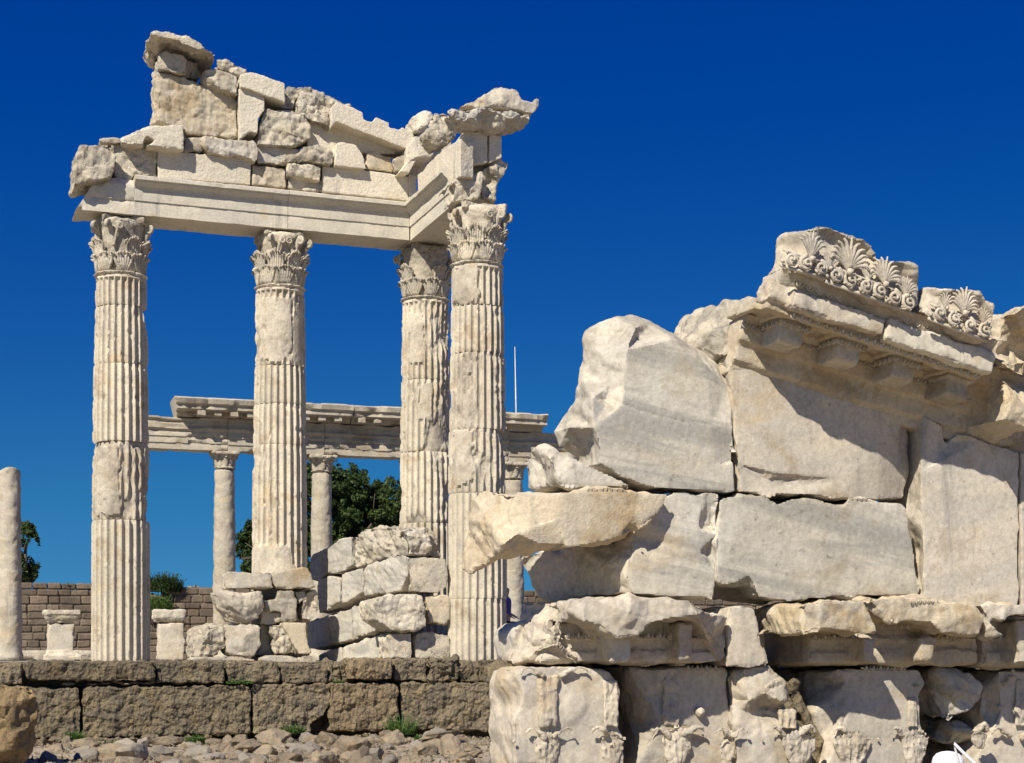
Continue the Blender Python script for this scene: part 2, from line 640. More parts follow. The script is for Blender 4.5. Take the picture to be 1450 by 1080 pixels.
ZA = zoomer(90, 20, 0.25)
ZB = zoomer(420, 100, 0.25)
ZC = zoomer(90, 220, 0.25)
ZV = zoomer(400, 720, 1 / 3)
ZG = zoomer(0, 750, 0.3056)
ZK = zoomer(200, 800, 260 / 1450)
Z1 = zoomer(640, 430, 0.2917)
Z2 = zoomer(960, 300, 0.3427)
Z3 = zoomer(1000, 480, 0.3149)
Z4 = zoomer(640, 680, 0.3034)
Z5 = zoomer(680, 800, 0.2621)
Z6 = zoomer(1020, 800, 0.2966)
Z7 = zoomer(1080, 310, 0.2552)


def tube(path, rad, seg=6, flat=1.0, side=None):
    """closed tapered tube along points; rad list or number; returns verts, faces"""
    n = len(path)
    rad = rad if hasattr(rad, '__len__') else [rad] * n
    vs, fs = [], []
    prev = None
    for i, p in enumerate(path):
        t = (path[min(i + 1, n - 1)] - path[max(i - 1, 0)]).normalized()
        u = side if side is not None else (prev if prev is not None else (V((0.3, 0.2, 1)) if abs(t.z) < 0.9 else V((1, 0, 0))))
        x = (u - t * u.dot(t)).normalized()
        y = t.cross(x)
        prev = x
        for k in range(seg):
            an = 2 * math.pi * k / seg
            vs.append(p + x * (math.cos(an) * rad[i] * flat) + y * (math.sin(an) * rad[i]))
    for i in range(n - 1):
        for k in range(seg):
            a, b = i * seg + k, i * seg + (k + 1) % seg
            fs.append((a, b, b + seg, a + seg))
    fs.append(tuple(range(seg - 1, -1, -1)))
    fs.append(tuple((n - 1) * seg + k for k in range(seg)))
    return vs, fs


def from_solid(s, name, mat, parent=None, loc=V((0, 0, 0)), smooth=True, jitter=0.0, seed=1):
    co = np.array([tuple(v - loc) for v in s.v])
    if jitter:
        P = np.array([tuple(v) for v in s.v])
        for d in range(3):
            co[:, d] += (fbm(P * 14, 2, seed + d * 7) - 0.5) * jitter
    me = bpy.data.meshes.new(name)
    me.from_pydata([tuple(c) for c in co], [], s.f)
    bm = bmesh.new()
    bm.from_mesh(me)
    bmesh.ops.recalc_face_normals(bm, faces=bm.faces)
    bm.to_mesh(me)
    bm.free()
    if smooth:
        me.polygons.foreach_set('use_smooth', [True] * len(me.polygons))
    me.update()
    return link_mesh(name, me, mat, parent, loc)


def run(name, prof, org, ao, ah, p0, p1, mat, seed, chip=0.02, step=0.04, parent=None, loc=None, noise_amp=0.004, sharp=28, slant=0.0):
    """a moulded beam with crisp edges: closed profile [(o,h)] repeated along p0-p1, its arrises chipped"""
    d = p1 - p0
    n = max(2, int(d.length / step))
    # split the profile edges
    pr, corner = [], []
    m = len(prof)
    for i in range(m):
        a, b = prof[i], prof[(i + 1) % m]
        L = math.hypot(b[0] - a[0], b[1] - a[1])
        k = max(1, int(L / 0.06))
        for q in range(k):
            pr.append((a[0] + (b[0] - a[0]) * q / k, a[1] + (b[1] - a[1]) * q / k))
            corner.append(1.0 if q == 0 else 0.0)
    pr = np.array(pr)
    corner = np.array(corner)
    c = pr.mean(0)
    rows = []
    o_, ao_, ah_, p0_, d_ = (np.array(tuple(v)) for v in (org, ao, ah, p0, d))
    for i in range(n + 1):
        P = o_ + p0_ + d_ * (i / n) + pr[:, :1] * ao_ + pr[:, 1:] * ah_
        P = P + (d_ / np.linalg.norm(d_)) * (slant * (pr[:, 1:] - pr[:, 1].min()) * (1 - i / n) ** 2)
        rows.append(P)
    co = np.concatenate(rows)
    cm = np.tile(corner, n + 1)
    w = sstep(fbm(co * 3.1, 4, seed), 0.50, 0.66)
    cen = np.concatenate([np.tile((o_ + p0_ + d_ * (i / n) + c[0] * ao_ + c[1] * ah_), (len(pr), 1)) for i in range(n + 1)])
    dirv = cen - co
    dirv /= np.linalg.norm(dirv, axis=1)[:, None] + 1e-9
    co = co + dirv * ((w * (0.35 + 0.65 * cm) * chip * (0.4 + 1.2 * fbm(co * 9, 2, seed + 2))))[:, None]
    for k in range(3):
        co[:, k] += (fbm(co * 6, 3, seed + 10 + k) - 0.5) * noise_amp * 2
    m = len(pr)
    f = []
    for i in range(n):
        for k in range(m):
            a, b = i * m + k, i * m + (k + 1) % m
            f.append((a, b, b + m, a + m))
    f.append(tuple(range(m - 1, -1, -1)))
    f.append(tuple(n * m + k for k in range(m)))
    if loc is None:
        loc = V(((co[:, 0].min() + co[:, 0].max()) / 2, (co[:, 1].min() + co[:, 1].max()) / 2, co[:, 2].min()))
    co = co - np.array(tuple(loc))
    me = mesh_np(name, co, f)
    bm = bmesh.new()
    bm.from_mesh(me)
    bmesh.ops.recalc_face_normals(bm, faces=bm.faces)
    bm.to_mesh(me)
    bm.free()
    me.set_sharp_from_angle(angle=R(sharp))
    a = me.attributes.new('broken', 'FLOAT', 'POINT')
    a.data.foreach_set('value', (w * (0.3 + .7 * cm)).astype(np.float32))
    return link_mesh(name, me, mat, parent, loc)

# ================================================================ THE SETTING
def ground():
    nx, ny = 120, 80
    vs, fs = [], []
    for j in range(ny + 1):
        for i in range(nx + 1):
            x = -16 + 32 * i / nx
            y = 5 + 24 * j / ny
            # slopes up a little against the foot of the temple platform
            d = V((x, y, 0)).dot(-N) - P1.dot(-N) + 3.9
            k = max(0.0, 1 + d / 9.0)
            z = -0.03 + 0.10 * (noise.fractal(V((x, y, 3)) * 1.3, 0.8, 2.0, 5) )
            edge = min(1, i / 6, (nx - i) / 6, j / 6)
            vs.append((x, y, z * edge))
    for j in range(ny):
        for i in range(nx):
            a = j * (nx + 1) + i
            fs.append((a, a + 1, a + nx + 2, a + nx + 1))
    # the same sheet goes on flat to the horizon
    b = len(vs)
    vs += [(-4000, -200, -0.01), (4000, -200, -0.01), (4000, 4000, -0.01), (-4000, 4000, -0.01)]
    c0, c1 = 0, nx
    c2, c3 = (nx + 1) * ny + nx, (nx + 1) * ny
    fs += [tuple([b, b + 1] + list(range(c1, c0 - 1, -1))),
           tuple([b + 1, b + 2] + [r * (nx + 1) + nx for r in range(ny, -1, -1)]),
           tuple([b + 2, b + 3] + [c3 + i for i in range(0, nx + 1)]),
           tuple([b + 3, b] + [r * (nx + 1) for r in range(0, ny + 1)])]
    me = mesh_np('ground', vs, fs)
    o = link_mesh('ground', me, DIRT)
    tag(o, kind='structure')
    s = Solid()
    f0 = P1 + N * 3.45
    s.add([f0 - A * 400 + UP * -0.2, f0 + A * 400 + UP * -0.2, f0 + A * 400 - N * 1500 + UP * -0.2, f0 - A * 400 - N * 1500 + UP * -0.2,
           f0 - A * 400 + UP * TERR, f0 + A * 400 + UP * TERR, f0 + A * 400 - N * 1500 + UP * TERR, f0 - A * 400 - N * 1500 + UP * TERR],
          [(0, 1, 5, 4), (4, 5, 6, 7), (1, 2, 6, 5), (3, 0, 4, 7), (2, 3, 7, 6)])
    o = from_solid(s, 'terrace', PAVE, loc=f0, smooth=False)
    o.data.materials.append(BROWN)          # its front is faced with the brown stone
    for p in o.data.polygons:
        if p.normal.dot(N) > .9:
            p.material_index = 1
    tag(o, kind='structure')


ground()

# ================================================================ FLUTED COLUMNS


def leaf(L, W, curl=1.0, lobes=4, ns=18, ntt=12, thick=0.022, rib=1.0):
    """acanthus leaf: x across, y outward, z up; base at the origin"""
    s = Solid()
    pts = []
    for i in range(ns + 1):
        u = i / ns
        if u < 0.72:
            z = L * u / 0.72 * 0.86
            y = 0.03 * L * math.sin(u / 0.72 * math.pi) + 0.10 * L * (u / 0.72) ** 3
            tang = (0.35 * (u / 0.72) ** 2)
        else:
            q = (u - 0.72) / 0.28
            r = 0.13 * L * curl
            an = q * R(165)
            z = L * 0.86 + r * math.sin(an)
            y = 0.10 * L + r * (1 - math.cos(an))
        w = W * (0.62 + 0.42 * math.sin(min(u * 1.25, 1) * math.pi * 0.75))
        if u > 0.72:
            w *= 1 - 0.62 * ((u - 0.72) / 0.28) ** 1.5
        ser = abs(((u * lobes) % 1.0) - 0.5) * 2
        for k in range(ntt + 1):
            t = 2 * k / ntt - 1
            ww = w * (1 - 0.42 * ser * abs(t) ** 1.5)
            yy = y - 0.16 * W * t * t + rib * 0.030 * W * 2 * math.cos(t * math.pi * 3.0) * (0.4 + 0.6 * abs(t)) + (0.06 * W if abs(t) < 0.12 else 0)
            zz = z + 0.14 * W * ser * abs(t) - 0.05 * L * abs(t)
            pts.append(V((t * ww * 0.5, yy, zz)))
    n = len(pts)
    c = ntt + 1
    back = [p - V((0, thick, 0)) for p in pts]
    f = []
    for i in range(ns):
        for k in range(ntt):
            a = i * c + k
            f.append((a, a + 1, a + c + 1, a + c))
            f.append((n + a, n + a + c, n + a + c + 1, n + a + 1))
    bd = [k for k in range(c)] + [i * c + ntt for i in range(1, ns + 1)] + [ns * c + k for k in range(ntt - 1, -1, -1)] + [i * c for i in range(ns - 1, 0, -1)]
    for i in range(len(bd)):
        a, b = bd[i], bd[(i + 1) % len(bd)]
        f.append((a, n + a, n + b, b))
    return s.add(pts + back, f)


def fan(sol, org, ax, ay, az, L, W, ribs=5, out=0.12, tip=0.05, rad=0.09, spread=1.0):
    """carved leaf as a fan of ribs that rise, lean out and curl over at the top"""
    h = (ribs - 1) / 2
    for q in range(ribs):
        s_ = (q - h) / h
        ln = L * (1 - 0.20 * s_ * s_)
        path = []
        for r in range(8):
            u = r / 7
            zz = ln * (u if u < .8 else .8 + (u - .8) * .35)
            yy = 0.012 + out * L * u * u + (tip * ((u - .72) / .28) ** 1.5 if u > .72 else 0) - .05 * W * s_ * s_
            path.append(org + ax * (s_ * W * .5 * (0.30 + .70 * math.sin(u * 1.75)) * spread) + ay * yy + az * zz)
        sol.add(*tube(path, [W * rad * (.65 + .7 * math.sin(math.pi * min(1, r / 7 + .05))) for r in range(8)], 6, 1.0))
    return sol


def place(sol, org, ax, ay, az, sc_=1.0):
    o = Solid()
    o.add([org + ax * (v.x * sc_) + ay * (v.y * sc_) + az * (v.z * sc_) for v in sol.v], sol.f)
    return o


def spiral(c, ax, az, r0, turns, start, hand, n=26):
    pts = []
    for i in range(n + 1):
        u = i / n
        r = r0 * (1 - 0.86 * u)
        a = start + hand * u * turns * 2 * math.pi
        pts.append(c + ax * (math.cos(a) * r) + az * (math.sin(a) * r))
    return pts


def drum(name, parent, base, z0, z1, R0, R1, dmg, seed, patches=(), flutes=24, top_cap=True, fl_depth=0.066, fl_top=False, res=0.028,
         worldc=None, mat=None):
    """one fluted drum, local to base (x,y of the axis). patches: (theta0, theta1, z0, z1, depth)"""
    nth = flutes * 12
    nz = max(6, int((z1 - z0) / res))
    th = np.arange(nth) / nth * 2 * math.pi
    zz = np.concatenate([[z0, z0 + 0.006], np.linspace(z0 + 0.02, z1 - 0.02, nz), [z1 - 0.006, z1]])
    nzz = len(zz)
    TH, ZZ = np.meshgrid(th, zz)
    TH, ZZ = TH.ravel(), ZZ.ravel()
    k = (ZZ - z0) / (z1 - z0)
    RR_ = R0 + (R1 - R0) * k
    ph = (TH * flutes / (2 * math.pi)) % 1.0 - 0.5
    q = np.clip(1 - (2 * ph / 0.84) ** 2, 0, 1)
    fl = fl_depth * np.sqrt(q)
    if fl_top:
        endz = z1 - 0.10
        hw = 2 * math.pi * R1 / flutes * 0.40
        dz = np.clip((ZZ - endz) / hw, 0, 1)
        fl = fl * np.sqrt(np.clip(1 - dz ** 2, 0, 1))
    P = np.stack([np.cos(TH) * RR_, np.sin(TH) * RR_, ZZ], 1) + seed * 3.7
    sd = int(seed * 13)
    thr = 0.77 - 0.36 * dmg
    nbig = fbm(P * np.array([2.2, 2.2, 1.5]), 4, sd)
    chip = np.clip(nbig - thr, 0, 1) * 0.55
    small = np.clip(fbm(P * 7.0, 3, sd + 3) - (0.68 - 0.20 * dmg), 0, 1) * 0.17
    endd = np.minimum(ZZ - z0, z1 - ZZ)
    endw = np.exp(-endd / 0.035) * (0.010 + 0.05 * np.clip(fbm(P * 4.5, 2, sd + 7) - 0.42, 0, 1) * (0.6 + dmg))
    chip = np.minimum(chip + small, 0.10)
    plain = np.zeros_like(TH)
    wob = (fbm(P * 5.0, 3, sd + 11) - 0.5) * 0.28
    for (t0, t1, a0, a1, dep) in patches:
        tc, hw = (t0 + t1) / 2, (t1 - t0) / 2
        dt = np.abs((TH - tc + math.pi) % (2 * math.pi) - math.pi) * R0
        ins = sstep(-(dt - hw * R0) + wob, 0, 0.05) * sstep(ZZ - a0 + wob, 0, 0.05) * sstep(a1 - ZZ + wob, 0, 0.05)
        fl = fl * (1 - ins) + ins * dep
        chip = chip * (1 - 0.6 * ins) + ins * 0.012 * fbm(P * 6, 3, sd + 2)
        plain = np.maximum(plain, ins)
    # broken stone keeps a rough surface inside
    rchip = RR_ - chip - (fbm(P * 9, 3, sd + 19) - 0.5) * 0.02 * sstep(chip, 0.0, 0.03)
    r = np.minimum(RR_ - fl, rchip) - endw
    r += (fbm(P * 3, 3, sd + 23) - 0.5) * 0.006 * (0.5 + dmg) + (fbm(P * 22, 2, sd + 29) - 0.5) * 0.006
    co = np.stack([np.cos(TH) * r, np.sin(TH) * r, ZZ], 1)
    faces = []
    for j in range(nzz - 1):
        b = j * nth
        for i in range(nth):
            i2 = (i + 1) % nth
            faces.append((b + i, b + i2, b + nth + i2, b + nth + i))
    faces.append(tuple(range(nth - 1, -1, -1)))
    faces.append(tuple((nzz - 1) * nth + i for i in range(nth)))
    me = mesh_np(name, co, faces)
    me.set_sharp_from_angle(angle=R(32))
    br = np.clip(np.maximum(sstep(chip, 0.0, 0.025), plain * 0.4), 0, 1)
    a = me.attributes.new('broken', 'FLOAT', 'POINT')
    a.data.foreach_set('value', br.astype(np.float32))
    return link_mesh(name, me, mat or SHAFT, parent, V((0, 0, 0)))


def lathe(prof, seg=64):
    vs, fs = [], []
    for r, z in prof:
        for i in range(seg):
            a = 2 * math.pi * i / seg
            vs.append(V((math.cos(a) * r, math.sin(a) * r, z)))
    for j in range(len(prof) - 1):
        for i in range(seg):
            i2 = (i + 1) % seg
            fs.append((j * seg + i, j * seg + i2, (j + 1) * seg + i2, (j + 1) * seg + i))
    fs.append(tuple(range(seg - 1, -1, -1)))
    fs.append(tuple((len(prof) - 1) * seg + i for i in range(seg)))
    return Solid().add(vs, fs)


def corinthian(parent, zb, H, Rn, seed, missing=(), mat=MARBLE, broken_ab=0.0, rot=0.0, loss=0.0):
    """capital local to the column axis; zb its foot"""
    rnd = random.Random(seed)
    bell = lathe([(Rn * 0.92, zb), (Rn * 0.88, zb + H * 0.2), (Rn * 0.92, zb + H * 0.55), (Rn * 1.02, zb + H * 0.78), (Rn * 1.12, zb + H * 0.87),
                  (Rn * 1.12, zb + H * 0.90), (Rn * 1.0, zb + H * 0.95)])
    cap = weather(bell, 'capital', mat, vox=0.03, rough=0.012, fscale=4, parent=parent, loc=V((0, 0, 0)), seed=seed)
    # astragal ring under the leaves
    ast = lathe([(Rn * 0.95, zb - 0.075), (Rn * 1.02, zb - 0.07), (Rn * 1.06, zb - 0.055), (Rn * 1.07, zb - 0.04), (Rn * 1.115, zb - 0.028),
                 (Rn * 1.12, zb - 0.012), (Rn * 1.09, zb), (Rn * 0.95, zb + 0.004)])
    weather(ast, 'astragal', mat, vox=0.016, rough=0.008, fscale=6, parent=cap, loc=V((0, 0, 0)), seed=seed + 1, wear=0.9)
    # abacus with hollowed sides
    zt = zb + H
    ring = []
    hw = Rn * 1.16
    for side in range(4):
        a0 = rot + side * math.pi / 2 + math.pi / 4
        ca, cb = V((math.cos(a0), math.sin(a0), 0)), V((math.cos(a0 + math.pi / 2), math.sin(a0 + math.pi / 2), 0))
        tng = (cb - ca).normalized()
        nm = -((ca + cb) * 0.5).normalized()
        p0, p1 = ca * hw * 1.27 + tng * 0.07, cb * hw * 1.27 - tng * 0.07
        for q in range(9):
            u = q / 8
            ring.append(p0.lerp(p1, u) + nm * (Rn * 0.34 * 4 * u * (1 - u)) + UP * (zt - 0.155))
    s = Solid()
    s.prism(ring, UP * 0.06, 1.0)
    r2 = [p + UP * 0.055 for p in ring]
    s.prism([V((p.x * 1.05, p.y * 1.05, p.z)) for p in r2], UP * 0.10, 1.0)
    if broken_ab > 0:
        # knocked off corners: keep only what lies inside a wobbling radius
        for i, p in enumerate(s.v):
            rr = math.hypot(p.x, p.y)
            lim = Rn * (1.50 - broken_ab * (0.35 + 0.35 * noise.noise(V((p.x, p.y, seed)) * 1.7)))
            if rr > lim:
                s.v[i] = V((p.x * lim / rr, p.y * lim / rr, p.z))
    weather(s, 'abacus', mat, vox=0.024, rough=0.02, fscale=4, parent=cap, loc=V((0, 0, 0)), seed=seed + 2)
    nm_i = 0
    for row, (hh, ww, off, nn, rb) in enumerate(((0.38, 0.40, 0.0, 8, 0.96), (0.70, 0.36, 0.5, 8, 0.93))):
        for i in range(nn):
            if rnd.random() < loss:
                continue
            a = rot + (i + off) * 2 * math.pi / nn
            rad = V((math.cos(a), math.sin(a), 0))
            tan = V((-rad.y, rad.x, 0))
            g = Solid()
            base_ = rad * (Rn * rb) + UP * (zb + 0.005)
            fan(g, base_, tan, rad, UP, H * hh, Rn * ww * 1.75, 7, 0.08 + .05 * row, 0.035, .08)
            fan(g, base_ + UP * H * hh * .45, tan, rad, UP, H * hh * .42, Rn * ww * 1.9, 4, 0.35, 0.04, .075, 1.1)
            from_solid(g, 'acanthus_leaf', mat, cap, V((0, 0, 0)), jitter=0.02, seed=seed + i + row * 9)
    for i in range(8):
        if rnd.random() < loss * 4.5:
            continue
        hand = 1 if i % 2 == 0 else -1
        a = rot + math.pi / 4 * (i + 0.5)
        # corner volutes for odd/even pairs, rising from between the leaves
        corner = rot + math.pi / 4 + math.floor(i / 2) * math.pi / 2 if True else 0
        tgt = corner
        path = []
        for q in range(12):
            u = q / 11
            aa = a + (tgt - a) * (0.30 * u)
            rr = Rn * (1.03 + 0.24 * u ** 2.2)
            path.append(V((math.cos(aa) * rr, math.sin(aa) * rr, zb + H * (0.42 + 0.42 * u))))
        end = path[-1]
        dirv = V((math.cos(tgt), math.sin(tgt), 0))
        sp = spiral(end + dirv * 0.015 - UP * 0.06, dirv, UP, 0.065, 1.6, math.pi * 0.55, -1)
        s = Solid()
        full = path[:-1] + sp
        rd = [0.020 + 0.014 * min(1, q / 10) for q in range(len(path) - 1)] + [0.034 * (1 - 0.5 * q / len(sp)) for q in range(len(sp))]
        s.add(*tube(full, rd, 7, 1.5))
        from_solid(s, 'volute', mat, cap, V((0, 0, 0)), jitter=0.012, seed=seed + 50 + i)
        # inner helix towards the middle of the side
        mid = rot + round((a - rot) / (math.pi / 2)) * math.pi / 2
        path = []
        for q in range(9):
            u = q / 8
            aa = a + (mid - a) * (0.55 * u)
            rr = Rn * (1.03 + 0.15 * u ** 2)
            path.append(V((math.cos(aa) * rr, math.sin(aa) * rr, zb + H * (0.42 + 0.40 * u))))
        tn = V((-math.sin(mid), math.cos(mid), 0)) * (1 if mid > a else -1)
        sp = spiral(path[-1] + tn * 0.02 - UP * 0.06, tn, UP, 0.065, 1.5, math.pi * 0.6, -1)
        s = Solid()
        s.add(*tube(path[:-1] + sp, [0.022] * (len(path) - 1) + [0.024 * (1 - 0.5 * q / len(sp)) for q in range(len(sp))], 6, 1.3))
        from_solid(s, 'helix', mat, cap, V((0, 0, 0)), jitter=0.010, seed=seed + 70 + i)
    return cap


ZCAP = CZ + 7.27          # foot of the big capitals
ZARC = CZ + 8.34          # underside of the architrave
TOPR, BOTR = 0.475, 0.553


def column(P, label, joints, dmg, patches, seed, cap_kw, zbase=TERR, group=None):
    D = P.y
    t = empty('fluted_column', (P.x, P.y, zbase))
    tag(t, label, 'column', group)
    z = [zbase] + [zat(y, D) for y in joints] + [ZCAP - 0.06]
    cxp = CX + P.x / D * F

    def rad(zz):
        k = (zz - TERR) / (ZCAP - TERR)
        return BOTR + (TOPR - BOTR) * (0.25 * k + 0.75 * k * k)
    rnd = random.Random(seed)
    for i in range(len(z) - 1):
        z0, z1 = z[i], z[i + 1]
        pp = []
        for (a, b, y0, y1, dep) in patches:
            pz0, pz1 = zat(y1, D), zat(y0, D)
            if pz1 < z0 or pz0 > z1:
                continue
            rpx = rad((z0 + z1) / 2) / D * F
            # angles measured round the axis; the side facing the camera is -90 degrees
            view = math.atan2(-P.y, -P.x)
            ta = math.asin(max(-0.99, min(0.99, (a - cxp) / rpx)))
            tb = math.asin(max(-0.99, min(0.99, (b - cxp) / rpx)))
            pp.append((view + ta, view + tb, pz0 - zbase, pz1 - zbase, dep))
        d = drum('drum', t, P, z0 - zbase, z1 - zbase - 0.006, rad(z0) + rnd.uniform(-.006, .006), rad(z1) + rnd.uniform(-.006, .006), dmg[i], seed + i * 1.3, pp,
                 fl_top=(i == len(z) - 2))
        d.location = (rnd.uniform(-.012, .012), rnd.uniform(-.008, .008), 0)
        d.rotation_euler = (0, 0, rnd.uniform(-.03, .03))
    c = corinthian(t, ZCAP - zbase, ZARC - ZCAP, TOPR * .955, int(seed * 10), rot=ANG, **cap_kw)
    return t


G_COL = 'tall fluted columns of the temple corner'
column(P1, 'tall fluted column farthest left under the end of the temple beam', [738, 628, 519, 437], [0.05, 0.85, 0.30, 0.55, 0.45],
       [(136, 172, 632, 735, 0.006)], 1.0, dict(broken_ab=0.55, loss=0.12), group=G_COL)
column(P2, 'tall fluted column under the middle of the temple beam, patched plain near its top', [632, 575, 521], [0.25, 0.45, 0.35, 0.5],
       [(360, 418, 772, 830, 0.0), (366, 415, 428, 520, 0.014), (415, 432, 425, 520, 0.03)], 2.0, dict(broken_ab=0.75, loss=0.10), group=G_COL)
column(P3, 'fluted column standing behind in the inner corner of the temple beams', [742, 642, 541], [0.2, 0.5, 0.75, 0.6],
       [(576, 600, 448, 520, 0.010), (590, 612, 545, 600, 0.02)], 3.0, dict(broken_ab=0.8, loss=0.12), group=G_COL)
column(P4, 'nearest fluted column at the broken corner, with a smooth white patch below its capital', [848, 700, 611, 503, 437], [0.03, 0.05, 0.6, 0.55, 0.35, 0.35],
       [(636, 680, 380, 437, 0.0), (640, 673, 612, 690, 0.004)], 4.0, dict(broken_ab=0.6, loss=0.06), group=G_COL)

# ================================================================ TEMPLE BEAMS


def zrow(py, px, off):
    return at(px, py, ROW.o(off)).z


def architrave():
    zb, z1, z2, z3 = ZARC, ZARC + 0.27, ZARC + 0.53, ZARC + 0.74
    # profile: o = outward from the axis, h = height
    prof = [(-0.45, 0), (0.44, 0), (0.44, 0.262), (0.462, 0.268), (0.462, 0.50), (0.475, 0.505), (0.48, 0.53), (0.53, 0.57), (0.565, 0.60), (0.57, 0.625),
            (0.61, 0.63), (0.61, 0.695), (0.58, 0.715), (-0.45, 0.715)]
    specs = [(0.20, 3.12, 'long marble architrave beam spanning the two left columns', 11, 4),
             (3.128, 6.05 - 0.47, 'marble architrave beam from the middle column to the inner corner', 12, 0)]
    for u0, u1, lab, sd, chip in specs:
        o = run('architrave', prof, P1 + UP * ZARC, N, UP, A * u0, A * u1, SAWN, sd, chip=0.012, noise_amp=0.002)
        tag(o, lab, 'beam', 'architrave beams of the temple')
        if sd == 11:
            e = run('broken_end', [(-0.45, 0), (0.44, 0), (0.44, 0.262), (0.462, 0.268), (0.462, 0.54), (0.40, 0.66), (0.2, .70), (-0.45, .66)], P1 + UP * ZARC, N, UP, A * -.86, A * 0.197, SAWN, 18,
                    chip=0.05, loc=o.location.copy(), slant=0.62, noise_amp=0.008)
            e.parent = o
            e.location = (0, 0, 0)


def architrave_ret():
    prof = [(-0.45, 0), (0.44, 0), (0.44, 0.262), (0.462, 0.268), (0.462, 0.50), (0.475, 0.505), (0.48, 0.53), (0.53, 0.57), (0.565, 0.60), (0.57, 0.625),
            (0.61, 0.63), (0.61, 0.695), (0.58, 0.715), (-0.45, 0.715)]
    o = run('architrave', prof, P3 + UP * ZARC, -A, UP, -N * 0.45, N * 2.95, SAWN, 15, chip=0.015, noise_amp=0.002)
    tag(o, 'short side architrave running forward from the inner corner over the nearest column', 'beam', 'architrave beams of the temple')


architrave()
architrave_ret()
G_UP = 'loose stones rebuilt above the temple beam'


def tb(label, mat, pts, off, thick, z=ZA, name='temple_block', pl=ROW, cat='stone block', inner=(), **kw):
    kw.setdefault('rough', 0.04)
    kw['rough'] *= 0.75
    kw.setdefault('vox', 0.020)
    if kw['rough'] < .012:
        kw['vox'] = .0145
    if pl is ROW:
        off = 0.42 + (off - 0.42) * 0.6
    return block(name, label, cat, mat, z(pts), pl.o(off), thick, inner=z(inner) if inner else (), group=G_UP, **kw)


tb('large rough slab lying topmost at the left peak', MARBLE,
   [(462, 160, .5), (480, 112), (520, 88), (600, 92), (675, 118), (700, 112), (760, 150), (800, 185), (862, 222, .1), (850, 292, .4), (790, 282, .6), (700, 244, .7),
    (640, 218, .7), (580, 210, .7), (530, 245, .8), (525, 288, .85), (480, 238, .7)], 1.15, 1.3,
   inner=[(540, 130), (640, 150), (760, 205)], creases=((1, 17), (17, 18), (18, 19), (19, 8)))
tb('small worn block with a grey top wedged under the topmost slab', MARBLE,
   [(530, 240), (545, 222), (580, 208), (680, 232), (700, 250), (765, 270, .3), (775, 362, .4), (745, 372, .35), (640, 335), (530, 314)], 0.55, 0.9,
   inner=[(690, 330, .02)], creases=((4, 10),))
tb('big upright block with a tan weathered patch, below the topmost slab', TAN,
   [(505, 375, .25), (530, 318), (640, 340), (750, 380), (800, 395), (900, 435), (950, 450), (985, 500), (990, 705), (700, 680), (690, 660), (505, 625, .25)], 0.35, 0.8,
   inner=[(535, 420), (535, 600)], face=0.8)
tb('pale wedge-shaped stone between the top slab and the upright blocks', CREAM,
   [(790, 312, .1), (870, 308), (990, 345), (992, 468), (960, 452), (880, 425), (780, 385, .2)], 0.75, 0.9, face=0.9,
   inner=[(860, 395, .0)])
tb('small broken fragment behind the top slab', MARBLE, [(870, 258), (960, 262), (990, 290), (1035, 318), (1000, 345), (870, 310)], 0.45, 0.8, face=1.0, rough=0.05)
tb('smooth new rectangular block tilted right, below the small top fragment', CLEAN, [(1000, 338), (1060, 322), (1256, 386), (1257, 502), (1150, 462), (1060, 428), (1000, 412)], 0.85, 1.1,
   rough=0.012, wear=0.35)
tb('narrow upright new block with a stepped right edge', CLEAN, [(992, 420), (1060, 425), (1140, 470), (1140, 540), (1105, 590), (1100, 680), (1060, 665), (1000, 704)], 0.70, 0.9,
   rough=0.012, wear=0.4)
tb('dark weathered boulder right of the upright new block', MARBLE,
   [(1130, 560), (1145, 522), (1300, 542), (1360, 570), (1410, 640), (1400, 705), (1320, 750), (1100, 738), (1105, 640)], 0.62, 0.9,
   inner=[(1290, 590, -.08), (1300, 680, -.05), (1180, 640, .05)], face=1.0)
tb('small stone standing behind the tilted new block', MARBLE, [(1260, 410), (1345, 400), (1385, 418), (1320, 480), (1300, 545), (1200, 525), (1255, 470)], 0.4, 0.8, face=1.0)
tb('rough pitted stone left of the long notched block', MARBLE,
   [(-5, 172), (20, 112), (45, 88), (120, 105), (210, 145), (320, 195), (300, 212), (215, 190), (192, 240), (190, 320), (100, 290), (40, 262), (0, 242)], 0.62, 1.0, z=ZB,
   inner=[(90, 160, -.06), (120, 230, .05)], face=1.0, rough=0.06, seed=907)
tb('long new block with a notched top, sloping down to the right over the gable', CLEAN,
   [(194, 215), (225, 172), (320, 205), (375, 235), (378, 275), (428, 288), (450, 262), (525, 290), (526, 320), (580, 332), (600, 318), (660, 340), (668, 380), (660, 420),
    (620, 442), (225, 290), (196, 318)], 0.88, 0.85, z=ZB, rough=0.012, wear=0.35)
tb('flat new gable panel set back under the sloping notched block', CLEAN, [(60, 275), (210, 310), (400, 380), (570, 440), (560, 475), (400, 470), (225, 420), (215, 470), (60, 430)], 0.28, 0.6, z=ZB,
   rough=0.01, wear=0.2)
tb('rounded pale stone on the ledge left of the square new block', MARBLE,
   [(-88, 500), (-70, 468), (0, 470), (30, 455), (32, 430), (60, 415), (130, 415), (195, 450), (215, 468), (214, 520), (200, 535), (40, 512), (0, 520), (-60, 520), (-88, 520)], 0.66, 0.8, z=ZB,
   inner=[(120, 470, -.05)], face=1.0)
tb('square new block on the ledge above the clean frieze block', CLEAN, [(218, 455), (230, 405), (262, 399), (340, 418), (365, 460), (380, 478), (395, 555), (215, 538)], 0.66, 0.8, z=ZB, rough=0.012,
   wear=0.6)
